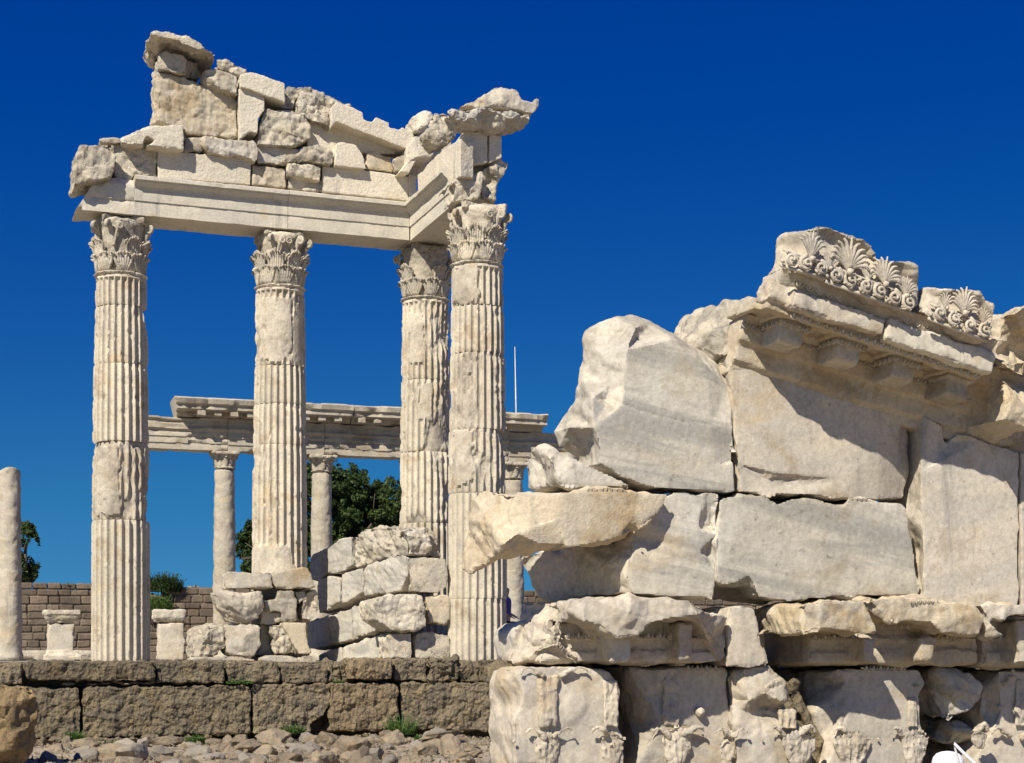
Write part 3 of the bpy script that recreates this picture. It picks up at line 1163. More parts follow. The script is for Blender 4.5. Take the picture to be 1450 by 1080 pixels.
tb('brown shaded stone recessed beside the square new block', TAN, [(396, 458), (540, 482), (546, 572), (396, 552)], 0.42, 0.6, z=ZB)
tb('low pale stone over the beam, left of the clean frieze block', MARBLE, [(-62, 545), (-50, 520), (0, 518), (110, 526), (142, 535), (142, 627), (60, 612), (-60, 600)], 0.58, 0.7, z=ZB, face=0.8)
tb('long clean frieze block on the beam below the square new block', CLEAN, [(146, 540), (400, 562), (635, 600), (635, 738), (146, 684)], 0.42, 0.7, z=ZB, rough=0.010, wear=0.2)
tb('long clean frieze block on the beam below the projecting new block', CLEAN, [(534, 768), (800, 790), (1062, 815), (1061, 968), (534, 925)], 0.42, 0.7, rough=0.010, wear=0.2)
tb('pale ledge stone sloping up left with a squared new right end', CLEAN,
   [(325, 695), (420, 650), (500, 625), (680, 622), (682, 768), (460, 745), (520, 712), (470, 690), (450, 740), (380, 735), (330, 730)], 0.85, 0.9, rough=0.02, wear=0.8)
tb('rough white block behind the sloping ledge stone', MARBLE,
   [(270, 742), (325, 700), (400, 665), (500, 690), (535, 765), (534, 928), (400, 918), (380, 960), (300, 940), (270, 860)], 0.30, 0.7, face=1.0)
tb('leftmost overhanging boulder at the outer end of the temple top', MARBLE,
   [(60, 790), (95, 742), (200, 730), (275, 745), (305, 805), (278, 920), (150, 955), (58, 965)], 0.85, 1.1,
   inner=[(280, 760, .1), (255, 880, .0), (120, 860, .0)], face=0.9)
tb('thin stone chip resting above the leftmost boulder', MARBLE, [(205, 702), (240, 694), (325, 695), (330, 722), (290, 738), (210, 726)], 0.5, 0.7, rough=0.02)
tb('pale flat ledge stone with a rounded right end above the left frieze block', CREAM,
   [(770, 712), (800, 690), (1000, 705), (1080, 702), (1110, 760), (1100, 820), (1085, 838), (1060, 815), (960, 805), (830, 790), (790, 760)], 0.66, 0.8, face=0.9)
tb('small shaded square stone behind the ledge', MARBLE, [(686, 690), (790, 695), (790, 785), (686, 775)], 0.50, 0.6)
tb('grey shaded stone under the dark weathered boulder', GREYM, [(1095, 738), (1340, 756), (1345, 800), (1235, 850), (1100, 848)], 0.40, 0.6)
tb('brown low stone in the dip of the frieze course', TAN, [(1063, 848), (1262, 868), (1262, 985), (1062, 970)], 0.38, 0.6, face=0.8)
tb('small pale stone at the foot of the dip beside the clean frieze block', MARBLE, [(1266, 905), (1330, 880), (1470, 940), (1472, 1010), (1268, 990)], 0.34, 0.6, face=0.9)

# corner over the nearest column (traced on the side wall and on the front plane)
RT = RET


def tr(label, mat, pts, off, thick, pl=RET, **kw):
    return tb(label, mat, pts, off, thick, z=ZB, pl=pl, **kw)


FR = ROW.o(2.9)      # front plane through the nearest column
tb('narrow new upright stone in the inner corner above the beams', CLEAN, [(636, 585), (684, 590), (684, 745), (636, 745)], 0.45, 0.6, z=ZB, rough=0.01, wear=0.2)
tr('new frieze slab of the side wall, seen in sharp perspective', CLEAN,
   [(684, 590), (720, 560), (765, 500), (850, 430), (925, 382), (925, 600), (840, 655), (700, 745), (684, 745)], 0.40, 0.3, rough=0.012, wear=0.3)
tb('plain new core stone of the corner behind the dentil blocks', CLEAN,
   [(905, 392), (950, 335), (1160, 352), (1150, 560), (1125, 742), (1045, 725), (905, 640)], 0.0, 0.3, z=ZB, pl=ROW.o(2.85), rough=0.012, wear=0.3)
tb('set back new stone filling the valley behind the bracket block', CLEAN,
   [(600, 400), (790, 380), (880, 360), (880, 600), (640, 600), (590, 560)], 0.05, 0.3, z=ZB, rough=0.012, wear=0.3)
tb('new bracket block with a slanted underside where both gable slopes meet', CLEAN,
   [(624, 435), (668, 366), (738, 370), (745, 400), (778, 465), (768, 495), (690, 490), (640, 575), (580, 575), (622, 520)], 1.05, 1.0, z=ZB, rough=0.012, wear=0.5,
   inner=[(690, 488, -.05)])
tb('small pale stone left of the bracket block in the valley', MARBLE, [(553, 490), (600, 470), (625, 470), (624, 540), (580, 575), (553, 570)], 0.70, 0.7, z=ZB)
tb('rounded upright stone at the bottom of the valley', CLEAN, [(655, 255), (690, 245), (730, 215), (772, 235), (776, 290), (735, 330), (708, 357), (665, 345)], 1.10, 0.6, z=ZB, rough=0.03, wear=1.0,
   inner=[(690, 260, 0), (735, 300, -.1)])
tb('rough boulder leaning under the horizontal cornice slab', MARBLE, [(725, 350), (780, 292), (860, 268), (918, 330), (912, 368), (860, 415), (790, 440), (740, 390)], 0.0, 0.5, z=ZB, pl=ROW.o(2.1), face=1.0,
   inner=[(850, 350, -.1)])
tb('small stone between the valley boulder and the cornice slab', MARBLE, [(775, 235), (860, 232), (868, 262), (900, 300), (850, 300), (776, 300)], 0.0, 0.4, z=ZB, pl=ROW.o(1.9), rough=0.05, face=1.0)
tb('layered grey cornice slab overhanging the broken corner', GREYM,
   [(865, 222), (920, 214), (1080, 208), (1200, 218), (1336, 250), (1330, 285, .1), (1290, 322, .2), (1240, 320, .2), (1190, 355, .3), (1150, 362, .3), (1040, 335, .3), (945, 320, .2), (920, 290)], 0.75, 0.6, z=ZB, pl=FR,
   inner=[(1000, 270, -.03), (1200, 270, -.03)], face=1.0, rough=0.06, chisel=0.02)
tb('topmost eaves fragment with an upturned spout on the right corner', CREAM,
   [(920, 205), (975, 175), (1040, 152), (1110, 96), (1160, 78), (1250, 110), (1275, 160), (1340, 176), (1362, 152), (1381, 156), (1376, 195), (1345, 246), (1220, 222), (1040, 208)], 0.65, 0.5, z=ZB, pl=FR,
   face=0.7, inner=[(1150, 170, -.05)])
tb('new dentil block under the grey cornice slab', CLEAN, [(945, 345), (1000, 338), (1085, 352), (1085, 522), (965, 540)], 0.30, 0.35, z=ZB, pl=FR, rough=0.012, wear=0.3)
tb('new dentil block at the outer corner under the grey cornice slab', CLEAN, [(1090, 352), (1165, 366), (1163, 492), (1090, 525)], 0.30, 0.35, z=ZB, pl=FR, rough=0.012, wear=0.3)
tb('broken moulding stone flaring out at the outer corner', MARBLE,
   [(1035, 575), (1075, 540), (1105, 508), (1165, 490), (1207, 520), (1190, 580), (1145, 640), (1130, 742), (1060, 730), (1030, 640)], 0.20, 0.8, z=ZB, pl=FR,
   inner=[(1110, 560, -.12), (1080, 620, .1)], face=1.0)
tb('rough broken beam end resting on the nearest capital', MARBLE,
   [(880, 745), (900, 650), (865, 640), (930, 582), (1045, 570), (1078, 610), (1045, 640), (1045, 712), (1000, 735)], 0.35, 0.9, z=ZB, pl=FR, face=1.0, rough=0.05,
   inner=[(970, 640, -.08)])

# ================================================================ BROKEN CELLA WALL AND LOOSE BLOCKS ON THE TERRACE
WALLP = Plane(V((-1.87, 29.4, 0)), V((-.844, -.537, 0)))
WFRONT = Plane(V((-1.87, 29.4, 0)), N)
G_W = 'blocks of the broken wall on the terrace'


def wb(label, pts, mat=GREYM, pl=WALLP, thick=0.75, z=ZV, inner=(), off=0.0, **kw):
    kw.setdefault('rough', 0.03)
    kw['rough'] *= .8
    kw.setdefault('vox', 0.020)
    return block('wall_block', label, 'stone block', mat, z(pts), pl.o(off), thick, inner=z(inner) if inner else (), group=G_W, **kw)


# top row
wb('leftmost block in the top row of the broken wall', [(113, 215), (125, 190), (185, 165), (190, 275), (150, 312), (115, 300)])
wb('second block in the top row of the broken wall, with a chipped foot', [(190, 165), (210, 150), (250, 122), (296, 118), (292, 245), (240, 272), (192, 278)])
wb('long dark stained block ending the top row of the broken wall', [(298, 135), (320, 108), (350, 82), (500, 76), (530, 110), (530, 205), (500, 208), (400, 215), (370, 240), (296, 252)], mat=MARBLE,
   rough=0.06, inner=[(400, 140, -.08), (450, 100, .03)], face=1.0)
wb('rough white stone above the right end of the broken wall', [(505, 92), (560, 78), (628, 78), (632, 190), (580, 205), (540, 195), (528, 120)], pl=WFRONT, mat=MARBLE, rough=0.07, face=1.0, thick=0.7)
# second row
wb('leftmost block in the second row of the broken wall', [(145, 330), (155, 298), (200, 285), (246, 295), (245, 400), (150, 448)])
wb('second block in the second row of the broken wall', [(248, 278), (300, 255), (342, 248), (340, 360), (300, 385), (248, 408)])
wb('long block in the second row of the broken wall with a bright worn end', [(342, 250), (390, 222), (470, 200), (522, 200), (532, 275), (500, 350), (410, 365), (342, 375)], inner=[(430, 250, -.04)], face=0.8)
wb('front facing block with a pecked square field in the second row', [(530, 210), (600, 205), (698, 208), (706, 335), (660, 362), (555, 355), (548, 280)], pl=WFRONT, mat=MARBLE, rough=0.03)
# third row
wb('leftmost block in the third row of the broken wall', [(106, 480), (190, 450), (200, 580), (120, 602), (106, 590)])
wb('second block in the third row of the broken wall', [(195, 455), (292, 420), (298, 560), (200, 582)])
wb('block with a dark triangular break in the third row', [(294, 415), (390, 385), (405, 480), (420, 515), (300, 552)], rough=0.05)
wb('big bright block at the front end of the third row', [(390, 395), (440, 368), (520, 360), (600, 365), (612, 440), (612, 500), (560, 522), (470, 520), (400, 475)], pl=WFRONT.o(0.25), mat=MARBLE, rough=0.04, face=0.8, thick=1.2,
   inner=[(580, 400, -.03)])
wb('tan front facing block in the third row beside the nearest column', [(608, 370), (700, 363), (718, 380), (718, 480), (680, 490), (620, 488)], pl=WFRONT, mat=TAN, rough=0.05)
# bottom row
wb('low leftmost block in the bottom row of the broken wall', [(150, 620), (165, 608), (250, 585), (252, 658), (150, 658)])
wb('second low block in the bottom row of the broken wall', [(253, 585), (370, 548), (372, 650), (254, 658)])
wb('block with a notched foot in the bottom row of the broken wall', [(366, 550), (420, 530), (462, 535), (460, 640), (366, 652)])
wb('light block ending the bottom row of the broken wall', [(445, 545), (480, 528), (552, 526), (550, 640), (450, 640)], pl=WFRONT.o(0.1), mat=MARBLE, rough=0.04)
wb('front facing corner block in the bottom row next to the nearest column', [(562, 530), (600, 524), (716, 540), (716, 640), (560, 640)], pl=WFRONT, mat=MARBLE, rough=0.035)

LOW = ROW.o(0.95)
G_P = 'loose blocks piled beside the broken wall'


def pb(label, pts, mat=CREAM, off=0.0, thick=0.7, inner=(), name='loose_block', **kw):
    kw.setdefault('rough', 0.05)
    kw['rough'] *= .7
    kw.setdefault('vox', 0.019)
    return block(name, label, 'stone block', mat, ZK(pts), LOW.o(off), thick, inner=ZK(inner) if inner else (), group=G_P, **kw)


pb('flat pale slab on top of the pile, left of two', [(655, 100, .15), (670, 55, .1), (720, 42), (1030, 70), (1050, 185), (850, 188), (740, 192), (660, 195, .1)], inner=[(740, 130, .0)], rough=0.03)
pb('flat tan slab on top of the pile, right of two', [(1020, 85), (1035, 55), (1280, 10), (1320, 20), (1385, 180), (1080, 190), (1050, 150)], mat=TAN, rough=0.03)
pb('big rounded boulder with a dark underside under the pale flat slab', [(552, 215, .4), (600, 205, .2), (720, 205), (960, 200), (972, 330), (940, 430), (860, 458), (680, 458, .3), (630, 390, .35), (575, 320, .4)],
   mat=CREAM, inner=[(725, 240, -.12), (700, 330, -.12), (900, 330, -.12)], creases=((2, 10), (10, 11), (11, 12), (12, 4)), rough=0.04, off=0.15, face=0.7)
pb('pale stepped block right of the rounded boulder', [(965, 290), (1075, 270), (1085, 200), (1190, 205), (1235, 280), (1240, 440), (1105, 450), (1100, 370), (980, 360)], mat=MARBLE)
pb('dark brown filler stone beneath the pale stepped block', [(960, 360), (1110, 370), (1100, 462), (935, 462)], mat=TAN, off=-.1)
pb('small leaning wedge stone beneath the flat tan slab', [(1200, 205), (1305, 200), (1290, 270), (1245, 320)], mat=MARBLE, off=-.15, thick=0.4)
pb('curved fallen fragment leaning against the broken wall', [(1300, 215), (1390, 190), (1400, 400), (1330, 440), (1275, 430), (1260, 380)], mat=CREAM, off=-.1, inner=[(1330, 320, .15)])
pb('rough boulder standing leftmost at the foot of the pile', [(372, 520, .3), (450, 462, .2), (520, 460), (600, 470), (668, 500), (672, 640), (610, 712), (560, 720), (430, 722), (385, 740, .2), (370, 640, .3)],
   mat=MARBLE, off=0.1, inner=[(520, 540, -.1), (480, 620, -.08), (600, 560, -.02)], rough=0.07, face=1.0)
pb('rounded cream boulder cracked down the middle, at the foot of the pile', [(676, 470), (800, 460), (945, 478), (948, 620), (900, 720), (800, 725), (700, 715), (680, 700), (672, 600)], mat=CREAM, off=0.15,
   inner=[(820, 560, -.1), (800, 640, -.08), (700, 655, .0)])
pb('upright shaded slab in the gap behind the cracked boulder', [(940, 462), (1000, 462), (1050, 720), (900, 725), (945, 620)], mat=MARBLE, off=-.35, thick=.4)
pb('grey fractured stone leaning left of the tan triangular block', [(1010, 490), (1040, 465), (1110, 465), (1160, 540), (1250, 710), (1060, 710), (1045, 600)], mat=MARBLE, off=-.02, rough=0.07, face=1.0)
pb('tan triangular block with a flat top between the pile and the wall', [(1105, 458), (1310, 448), (1315, 620), (1350, 700), (1240, 705), (1170, 570)], mat=TAN, off=0.05, rough=0.02)
pb('flat threshold stone under the leftmost boulder', [(400, 725), (660, 722), (690, 760), (385, 765)], mat=MARBLE, off=0.25, rough=0.02)
pb('thin flat stone under the cracked boulder', [(690, 722), (770, 722), (900, 740), (900, 768), (680, 768)], mat=CREAM, off=0.25, rough=0.02)
pb('low pale slab lying at the foot of the fractured stone', [(945, 735), (1000, 715), (1170, 712), (1240, 735), (1245, 800), (940, 790)], mat=MARBLE, off=0.4, rough=0.02)
pb('small low stone beside the bottom row of the broken wall', [(1250, 745), (1290, 712), (1380, 700), (1400, 790), (1240, 795)], mat=MARBLE, off=0.4)

# ================================================================ PLATFORM COURSES (brown andesite)
STY = ROW.o(3.9)


def course(label, x0, x1, y0, y1, off=0.0, thick=0.6, group='', rough=0.03, seed=None, skew=(0, 0, 0, 0), mat=BROWN, chis=0.02, extra=None):
    pts = [(x0, y0 + skew[0]), ((x0 + x1) / 2, y0 + (skew[0] + skew[1]) / 2), (x1, y0 + skew[1]), (x1, y1 + skew[2]), ((x0 + x1) / 2, y1 + (skew[2] + skew[3]) / 2), (x0, y1 + skew[3])]
    return block('platform_block', label, 'stone block', mat, extra or pts, STY.o(off), thick, group=group, vox=0.019, rough=rough, face=1.0, fscale=4.0, wear=1.0, chisel=chis, back=0.98)


GU, GL = 'upper course of the brown platform', 'lower course of the brown platform'
course('upper platform block cut by the left edge, behind the brown boulder', -120, 33, 938, 970, .02, group=GU)
course('longest block of the upper platform course, left end, undercut by a dark gap', 38, 220, 936, 963, .10, group=GU, skew=(0, 0, 2, 0))
course('upper platform block under the small square pedestal', 222, 320, 935, 967, .02, group=GU)
course('dark upper platform block under the cracked cream boulder', 322, 396, 936, 967, .0, group=GU)
course('lower set dark block of the upper course with a thin ledge before it', 398, 465, 940, 967, -.06, group=GU)
course('small uneven dark block of the upper platform course', 466, 503, 938, 967, -.10, group=GU, rough=.08)
course('protruding ochre block of the upper platform course', 496, 557, 932, 963, .22, group=GU, mat=OCHRE)
course('squarish reddish block of the upper platform course, right of the ochre one', 559, 606, 933, 964, .02, group=GU)
course('rounded reddish block of the upper platform course under the wall end', 609, 650, 933, 965, .08, group=GU, rough=.07)
course('narrow block of the upper course directly under the left half of the nearest column', 651, 678, 935, 966, -.04, group=GU)
course('upper course block running behind the carved ruin', 680, 731, 934, 964, .06, group=GU)
course('hidden part of the upper course behind the carved capital', 733, 800, 935, 966, .0, group=GU)
course('thin ledge stone before the lower set dark block', 404, 446, 958, 968, .12, thick=.3, group=GU, rough=.03)
course('lower platform block half hidden by the brown boulder', -20, 114, 974, 1045, .10, group=GL, skew=(0, -1, 0, 2))
course('longest block of the lower platform course with a chiselled face', 116, 356, 971, 1042, .12, group=GL, skew=(2, -1, -3, 3), chis=.025)
course('lower platform block with a rounded lower right corner', 358, 469, 968, 1038, .10, group=GL, skew=(0, 0, 2, 0), extra=[(358, 969), (400, 968), (469, 968), (469, 985), (462, 1006), (440, 1026), (440, 1036), (358, 1040)])
course('warm ochre squarish block of the lower platform course', 468, 564, 967, 1035, .16, group=GL, mat=OCHRE)
course('long dark block of the lower course running behind the carved ruin', 567, 760, 966, 1034, .08, group=GL)
course('low footing block behind the left rubble', 48, 120, 1047, 1070, .25, group='footing stones below the platform', rough=.06)
course('second low footing block behind the left rubble', 121, 198, 1045, 1064, .22, group='footing stones below the platform', rough=.06)
course('third low footing block under the longest platform block', 200, 300, 1043, 1062, .20, group='footing stones below the platform', rough=.06)

# big brown boulder in the near left corner
block('boulder', 'big rounded brown boulder in front of the platform at the left edge', 'boulder', BOULD,
      [(-60, 970, .3), (-20, 962), (20, 966), (45, 968), (56, 985), (58, 1010, .1), (52, 1035, .1), (40, 1075, .1), (20, 1105, .2), (-60, 1110, .3)], ROW.o(9.5), 1.2,
      inner=[(0, 1000, -.15), (20, 1040, -.15), (44, 1030, -.02)], vox=0.022, rough=0.06, face=1.0, chisel=0.0, fscale=2.0, back=0.7)

# ================================================================ RUBBLE


def rock_mesh(name, seed, mat):
    rnd = random.Random(seed)
    bm = bmesh.new()
    bmesh.ops.create_icosphere(bm, subdivisions=5, radius=1.0)
    co = np.array([tuple(v.co) for v in bm.verts])
    for _ in range(13):
        n = np.array(V((rnd.gauss(0, 1), rnd.gauss(0, 1), rnd.gauss(0, 1))).normalized())
        d = rnd.uniform(0.52, 0.85)
        k = co @ n - d
        co = co - np.outer(np.maximum(k, 0) * 0.985, n)
    co = co * np.array([rnd.uniform(0.8, 1.1), rnd.uniform(0.65, 0.9), rnd.uniform(0.55, 0.8)])
    L = np.linalg.norm(co, axis=1)[:, None]
    co = co * (1 + 0.16 * (fbm(co * 2.2, 4, seed) - 0.5)[:, None] + 0.16 * facet(co * 1.7 + 3, seed + 2)[:, None] + 0.07 * facet(co * 4 + 3, seed + 4)[:, None] + 0.05 * (fbm(co * 9, 3, seed + 6) - .5)[:, None])
    for v, c in zip(bm.verts, co):
        v.co = c
    me = bpy.data.meshes.new(name)
    bm.to_mesh(me)
    bm.free()
    a = me.attributes.new('broken', 'FLOAT', 'POINT')
    a.data.foreach_set('value', np.full(len(me.vertices), 0.4, dtype=np.float32))
    me.polygons.foreach_set('use_smooth', [True] * len(me.polygons))
    me.materials.append(mat)
    return me


ROCKS = [rock_mesh('rock', 300 + i, (ROCKA, ROCKB, ROCKA)[i % 3]) for i in range(14)]


def rock(px, py, sx, off, label, k, group=None, rz=0.0, tilt=0.0, sz=1.0, sy=0.9):
    """rock whose middle shows at px,py on the plane off metres before the row; sx = half width in photo pixels"""
    if off < 4:
        c = at(px, py, ROW.o(off))
    else:
        pyb = py + sx * 0.42 * sz
        Y = min((CZ + 0.03) * F / (pyb - HY), 27.0)
        c = V(((px - CX) / F * Y, Y, CZ + (HY - py) / F * Y))
    r = sx / F * c.y
    o = bpy.data.objects.new('rock', ROCKS[k % len(ROCKS)])
    COL.objects.link(o)
    o.location = c
    o.scale = (r * 1.15, r * sy * 1.15, r * 1.3 * sz)
    o.rotation_euler = (tilt, tilt * 0.6, rz)
    return tag(o, label, 'rock', group)


GR = 'larger rocks before the platform'
for i, (px, py, sx, off, lab, k, szz) in enumerate([
        (124, 1071, 20, 6.2, 'grey angular rock in the bottom left beside green weeds', 1, .8),
        (187, 1066, 31, 6.3, 'big grey-brown angular rock, largest at the bottom left', 4, .9),
        (283, 1070, 26, 6.1, 'flat grey-brown rock in the bottom edge left of the rounded pair', 7, .6),
        (322, 1062, 20, 5.8, 'rounded brown rock standing left of the orange capped rock', 2, .9),
        (386, 1046, 28, 5.4, 'pinkish orange rock touching the lower platform course', 0, .7),
        (352, 1058, 22, 5.9, 'dark brown rock between the rounded rock and the pinkish one', 3, .8),
        (452, 1048, 30, 5.2, 'flat reddish rock under the warm ochre platform block', 6, .4),
        (420, 1071, 18, 6.2, 'purple-grey rock at the bottom edge below the flat reddish rock', 10, .9),
        (460, 1075, 17, 6.3, 'ochre and white rock at the bottom edge', 9, .8),
        (497, 1062, 28, 5.8, 'tall pale creased rock in the middle of the rubble', 11, .9),
        (532, 1070, 17, 6.1, 'dark grey cracked rock right of the pale creased one', 13, 1.0),
        (555, 1048, 26, 5.2, 'broad pale rock below the weeds', 12, .6),
        (602, 1066, 20, 5.9, 'warm brown rock near the carved capital', 5, .9),
        (640, 1060, 26, 5.7, 'olive-brown rock beside dry grass next to the carved capital', 8, .8),
        (620, 1043, 36, 5.0, 'long flat reddish-brown stone at the foot of the lower course', 6, .3),
        (550, 1079, 20, 6.3, 'round grey rock cut by the bottom edge', 4, .9),
        (235, 1052, 24, 5.5, 'low rounded tan rock under the longest platform block', 5, .5)]):
    rock(px, py, sx, off, lab, k, GR, rz=i * 1.37, tilt=0.2 * math.sin(i * 2.1), sz=szz)
rnd = random.Random(5)
for i in range(265):
    px = rnd.uniform(60, 700)
    off = 4.2 + 8.5 * rnd.random() ** 1.2
    g = at(px, 1060, ROW.o(off))
    s = (0.05 + 0.20 * rnd.random() ** 1.6) * (1.0 if rnd.random() < 0.75 else 1.6)
    o = bpy.data.objects.new('rubble_stone', ROCKS[rnd.randrange(14)])
    COL.objects.link(o)
    kk = max(0.0, 1 + (3.9 - off) / 9.0)
    o.location = (g.x, g.y, -0.03 + s * 0.10)
    o.scale = (s, s * rnd.uniform(.7, 1), s * rnd.uniform(.6, 1))
    o.rotation_euler = (rnd.uniform(-.4, .4), rnd.uniform(-.4, .4), rnd.uniform(0, 6.3))
    tag(o, 'small stone lying loose in the rubble strip before the brown platform', 'stone', 'small stones of the rubble strip')
# gravel and chips between the stones, too fine to count
gr = np.random.RandomState(9)
gv, gf = [], []
for i in range(5200):
    off_ = 4.0 + 9.5 * gr.rand() ** 1.3
    g = at(gr.uniform(40, 705), 1060, ROW.o(off_))
    s_ = 0.012 + 0.035 * gr.rand() ** 2
    b_ = len(gv)
    zz = -0.02 + 0.10 * noise.fractal(V((g.x, g.y, 3)) * 1.3, 0.8, 2.0, 5)
    q = [V((gr.normal(), gr.normal(), gr.normal() * .6)).normalized() * s_ * gr.uniform(.6, 1.2) for _ in range(3)]
    c_ = V((g.x, g.y, zz + s_ * .2))
    gv += [c_ + q[0], c_ + q[1], c_ + q[2], c_ - q[0], c_ - q[1], c_ - q[2]]
    gf += [(b_, b_ + 1, b_ + 2), (b_, b_ + 2, b_ + 4), (b_, b_ + 4, b_ + 5), (b_, b_ + 5, b_ + 1), (b_ + 3, b_ + 2, b_ + 1), (b_ + 3, b_ + 4, b_ + 2), (b_ + 3, b_ + 5, b_ + 4), (b_ + 3, b_ + 1, b_ + 5)]
go = link_mesh('gravel', mesh_np('gravel', gv, gf, False), ROCKA)
tag(go, 'fine gravel and marble chips between the rubble stones', 'gravel', kind='stuff')
# thin stones stuffed in the gap under the longest upper block
for i, (px, py, sx) in enumerate([(168, 966, 9), (178, 968, 8), (192, 966, 10), (205, 967, 9), (215, 966, 7), (150, 968, 8), (130, 969, 9), (96, 968, 10)]):
    o = rock(px, py, sx, 3.85, 'thin flat stone stuffed in the gap below the longest upper platform block', i, 'packing stones in the platform gap', sz=.35)

# ================================================================ BACKGROUND STOA
SANG = R(17.7)
SA = V((math.cos(SANG), math.sin(SANG), 0))
SN = V((math.sin(SANG), -math.cos(SANG), 0))
S0 = V((-7.12, 40.0, 0))
SPL = Plane(S0, SN)
ZS = zat(640, 40.0)      # top of the small capitals


def stoa_column(k, label, top=None, cap=True, seed=1, tint=None):
    P = S0 + SA * (2.43 * k)
    t = empty('stoa_column', (P.x, P.y, TERR))
    tag(t, label, 'column', 'plain columns of the low colonnade behind')
    zc = ZS - 0.44 - TERR if top is None else top - TERR
    prof = [(0.31, 0), (0.31, .05), (0.33, .10), (0.30, .15)] + [(0.290 - 0.04 * (z / zc) ** 1.5, 0.16 + (zc - 0.16) * z / zc) for z in np.linspace(0, zc, 30)]
    s = lathe([(r, z) for r, z in prof], 48)
    if top is not None:
        m = len(s.v)
        for i, v in enumerate(s.v):
            if v.z > zc - 0.12:
                v.z += 0.10 * noise.noise(V((v.x * 5, v.y * 5, 3)))
    sh = weather(s, 'shaft', STOA, vox=0.03, rough=0.012, fscale=3, parent=t, loc=V((0, 0, 0)), seed=500 + seed, wear=0.5, fine=.2)
    if cap:
        b = lathe([(0.245, zc + .01), (0.27, zc + .02), (0.27, zc + .05), (0.245, zc + .06), (0.25, zc + 0.22), (0.33, zc + 0.34), (0.33, zc + .36)], 40)
        b.box(V((0, 0, zc + 0.395)), 0.36, 0.36, 0.045, SA, SN, UP)
        cp = weather(b, 'capital', STOA, vox=0.022, rough=0.012, fscale=5, parent=t, loc=V((0, 0, 0)), seed=520 + seed)
        for i in range(10):
            a = i * math.pi / 5
            rad = V((math.cos(a), math.sin(a), 0))
            g = place(leaf(0.24, 0.15, 1.2, 3, 10, 6, 0.015), rad * 0.25 + UP * (zc + .06), V((-rad.y, rad.x, 0)), rad, UP)
            from_solid(g, 'acanthus_leaf', STOA, cp, V((0, 0, 0)))
    return t


stoa_column(-2.09, 'plain column with its top broken off at the left edge', top=zat(664, 38.5), cap=False, seed=1)
stoa_column(-1, 'plain colonnade column hidden behind the farthest left fluted column', seed=2)
stoa_column(0, 'plain colonnade column with a small leafy capital left of the patched fluted column', seed=3)
stoa_column(1, 'plain colonnade column standing before the big dark tree', seed=4)
stoa_column(2, 'plain colonnade column behind the inner corner column', seed=5)
stoa_column(3.09, 'plain colonnade column seen just right of the nearest fluted column', seed=6)


def stoa_beam():
    prof = [(-0.30, 0), (0.26, 0), (0.26, 0.14), (0.285, 0.15), (0.285, 0.30), (0.31, 0.31), (0.31, 0.45), (0.37, 0.50), (0.37, 0.54), (0.31, 0.55), (0.30, 0.70),
            (0.36, 0.74), (0.36, 0.78), (-0.30, 0.78)]
    u = [-2.55, 0.05, 2.46, 4.88, 7.30, 9.2]
    labs = ['first beam of the low colonnade, between the far left fluted column and the first joint', 'second beam of the low colonnade, crossing behind the patched column',
            'third beam of the low colonnade, above the big dark tree', 'fourth beam of the low colonnade behind the corner columns',
            'last beam of the low colonnade running behind the carved ruin']
    for i in range(5):
        o = run('colonnade_beam', prof, S0 + UP * ZS, SN, UP, SA * u[i], SA * (u[i + 1] - 0.012), STOA, 540 + i, chip=.05, step=.06, noise_amp=.005)
        tag(o, labs[i], 'beam', 'beams of the low colonnade')
    # cornice pieces with brackets
    cz = ZS + 0.785
    segs = [(-1.2, 0.9, 'left end piece of the colonnade cornice with a rounded broken end'), (0.91, 3.1, 'second piece of the colonnade cornice'),
            (3.11, 5.2, 'third piece of the colonnade cornice, above the big dark tree'), (5.21, 8.2, 'last piece of the colonnade cornice with a slanting broken end')]
    for i, (a, b, lab) in enumerate(segs):
        o = run('colonnade_cornice', [(-0.3, 0), (0.34, 0), (0.40, 0.05), (0.42, .12), (0.75, 0.12), (0.78, .14), (0.78, 0.23), (0.84, 0.27), (0.87, .38), (.80, .42), (-0.3, 0.42)], S0 + UP * cz, SN, UP, SA * a, SA * (b - 0.012),
                STOA, 560 + i, chip=.05, step=.06, noise_amp=.005, slant=(-.25 if i == 0 else 0))
        rr = random.Random(i)
        q = a + (0.55 if i == 0 else .2)
        while q < b - 0.2:
            if rr.random() > 0.10:
                s = Solid().box(S0 + UP * (cz + 0.065) + SA * q + SN * 0.57, 0.09, 0.15, 0.06, SA, SN, UP)
                k = from_solid(s, 'bracket', STOA, None, o.location, smooth=False, jitter=.03, seed=i)
                k.parent = o
                k.location = (0, 0, 0)
            q += 0.40
        tag(o, lab, 'cornice', 'cornice pieces of the low colonnade')


stoa_beam()

# ================================================================ ANDESITE WALL BEHIND
WP0 = S0 - SN * 4.2


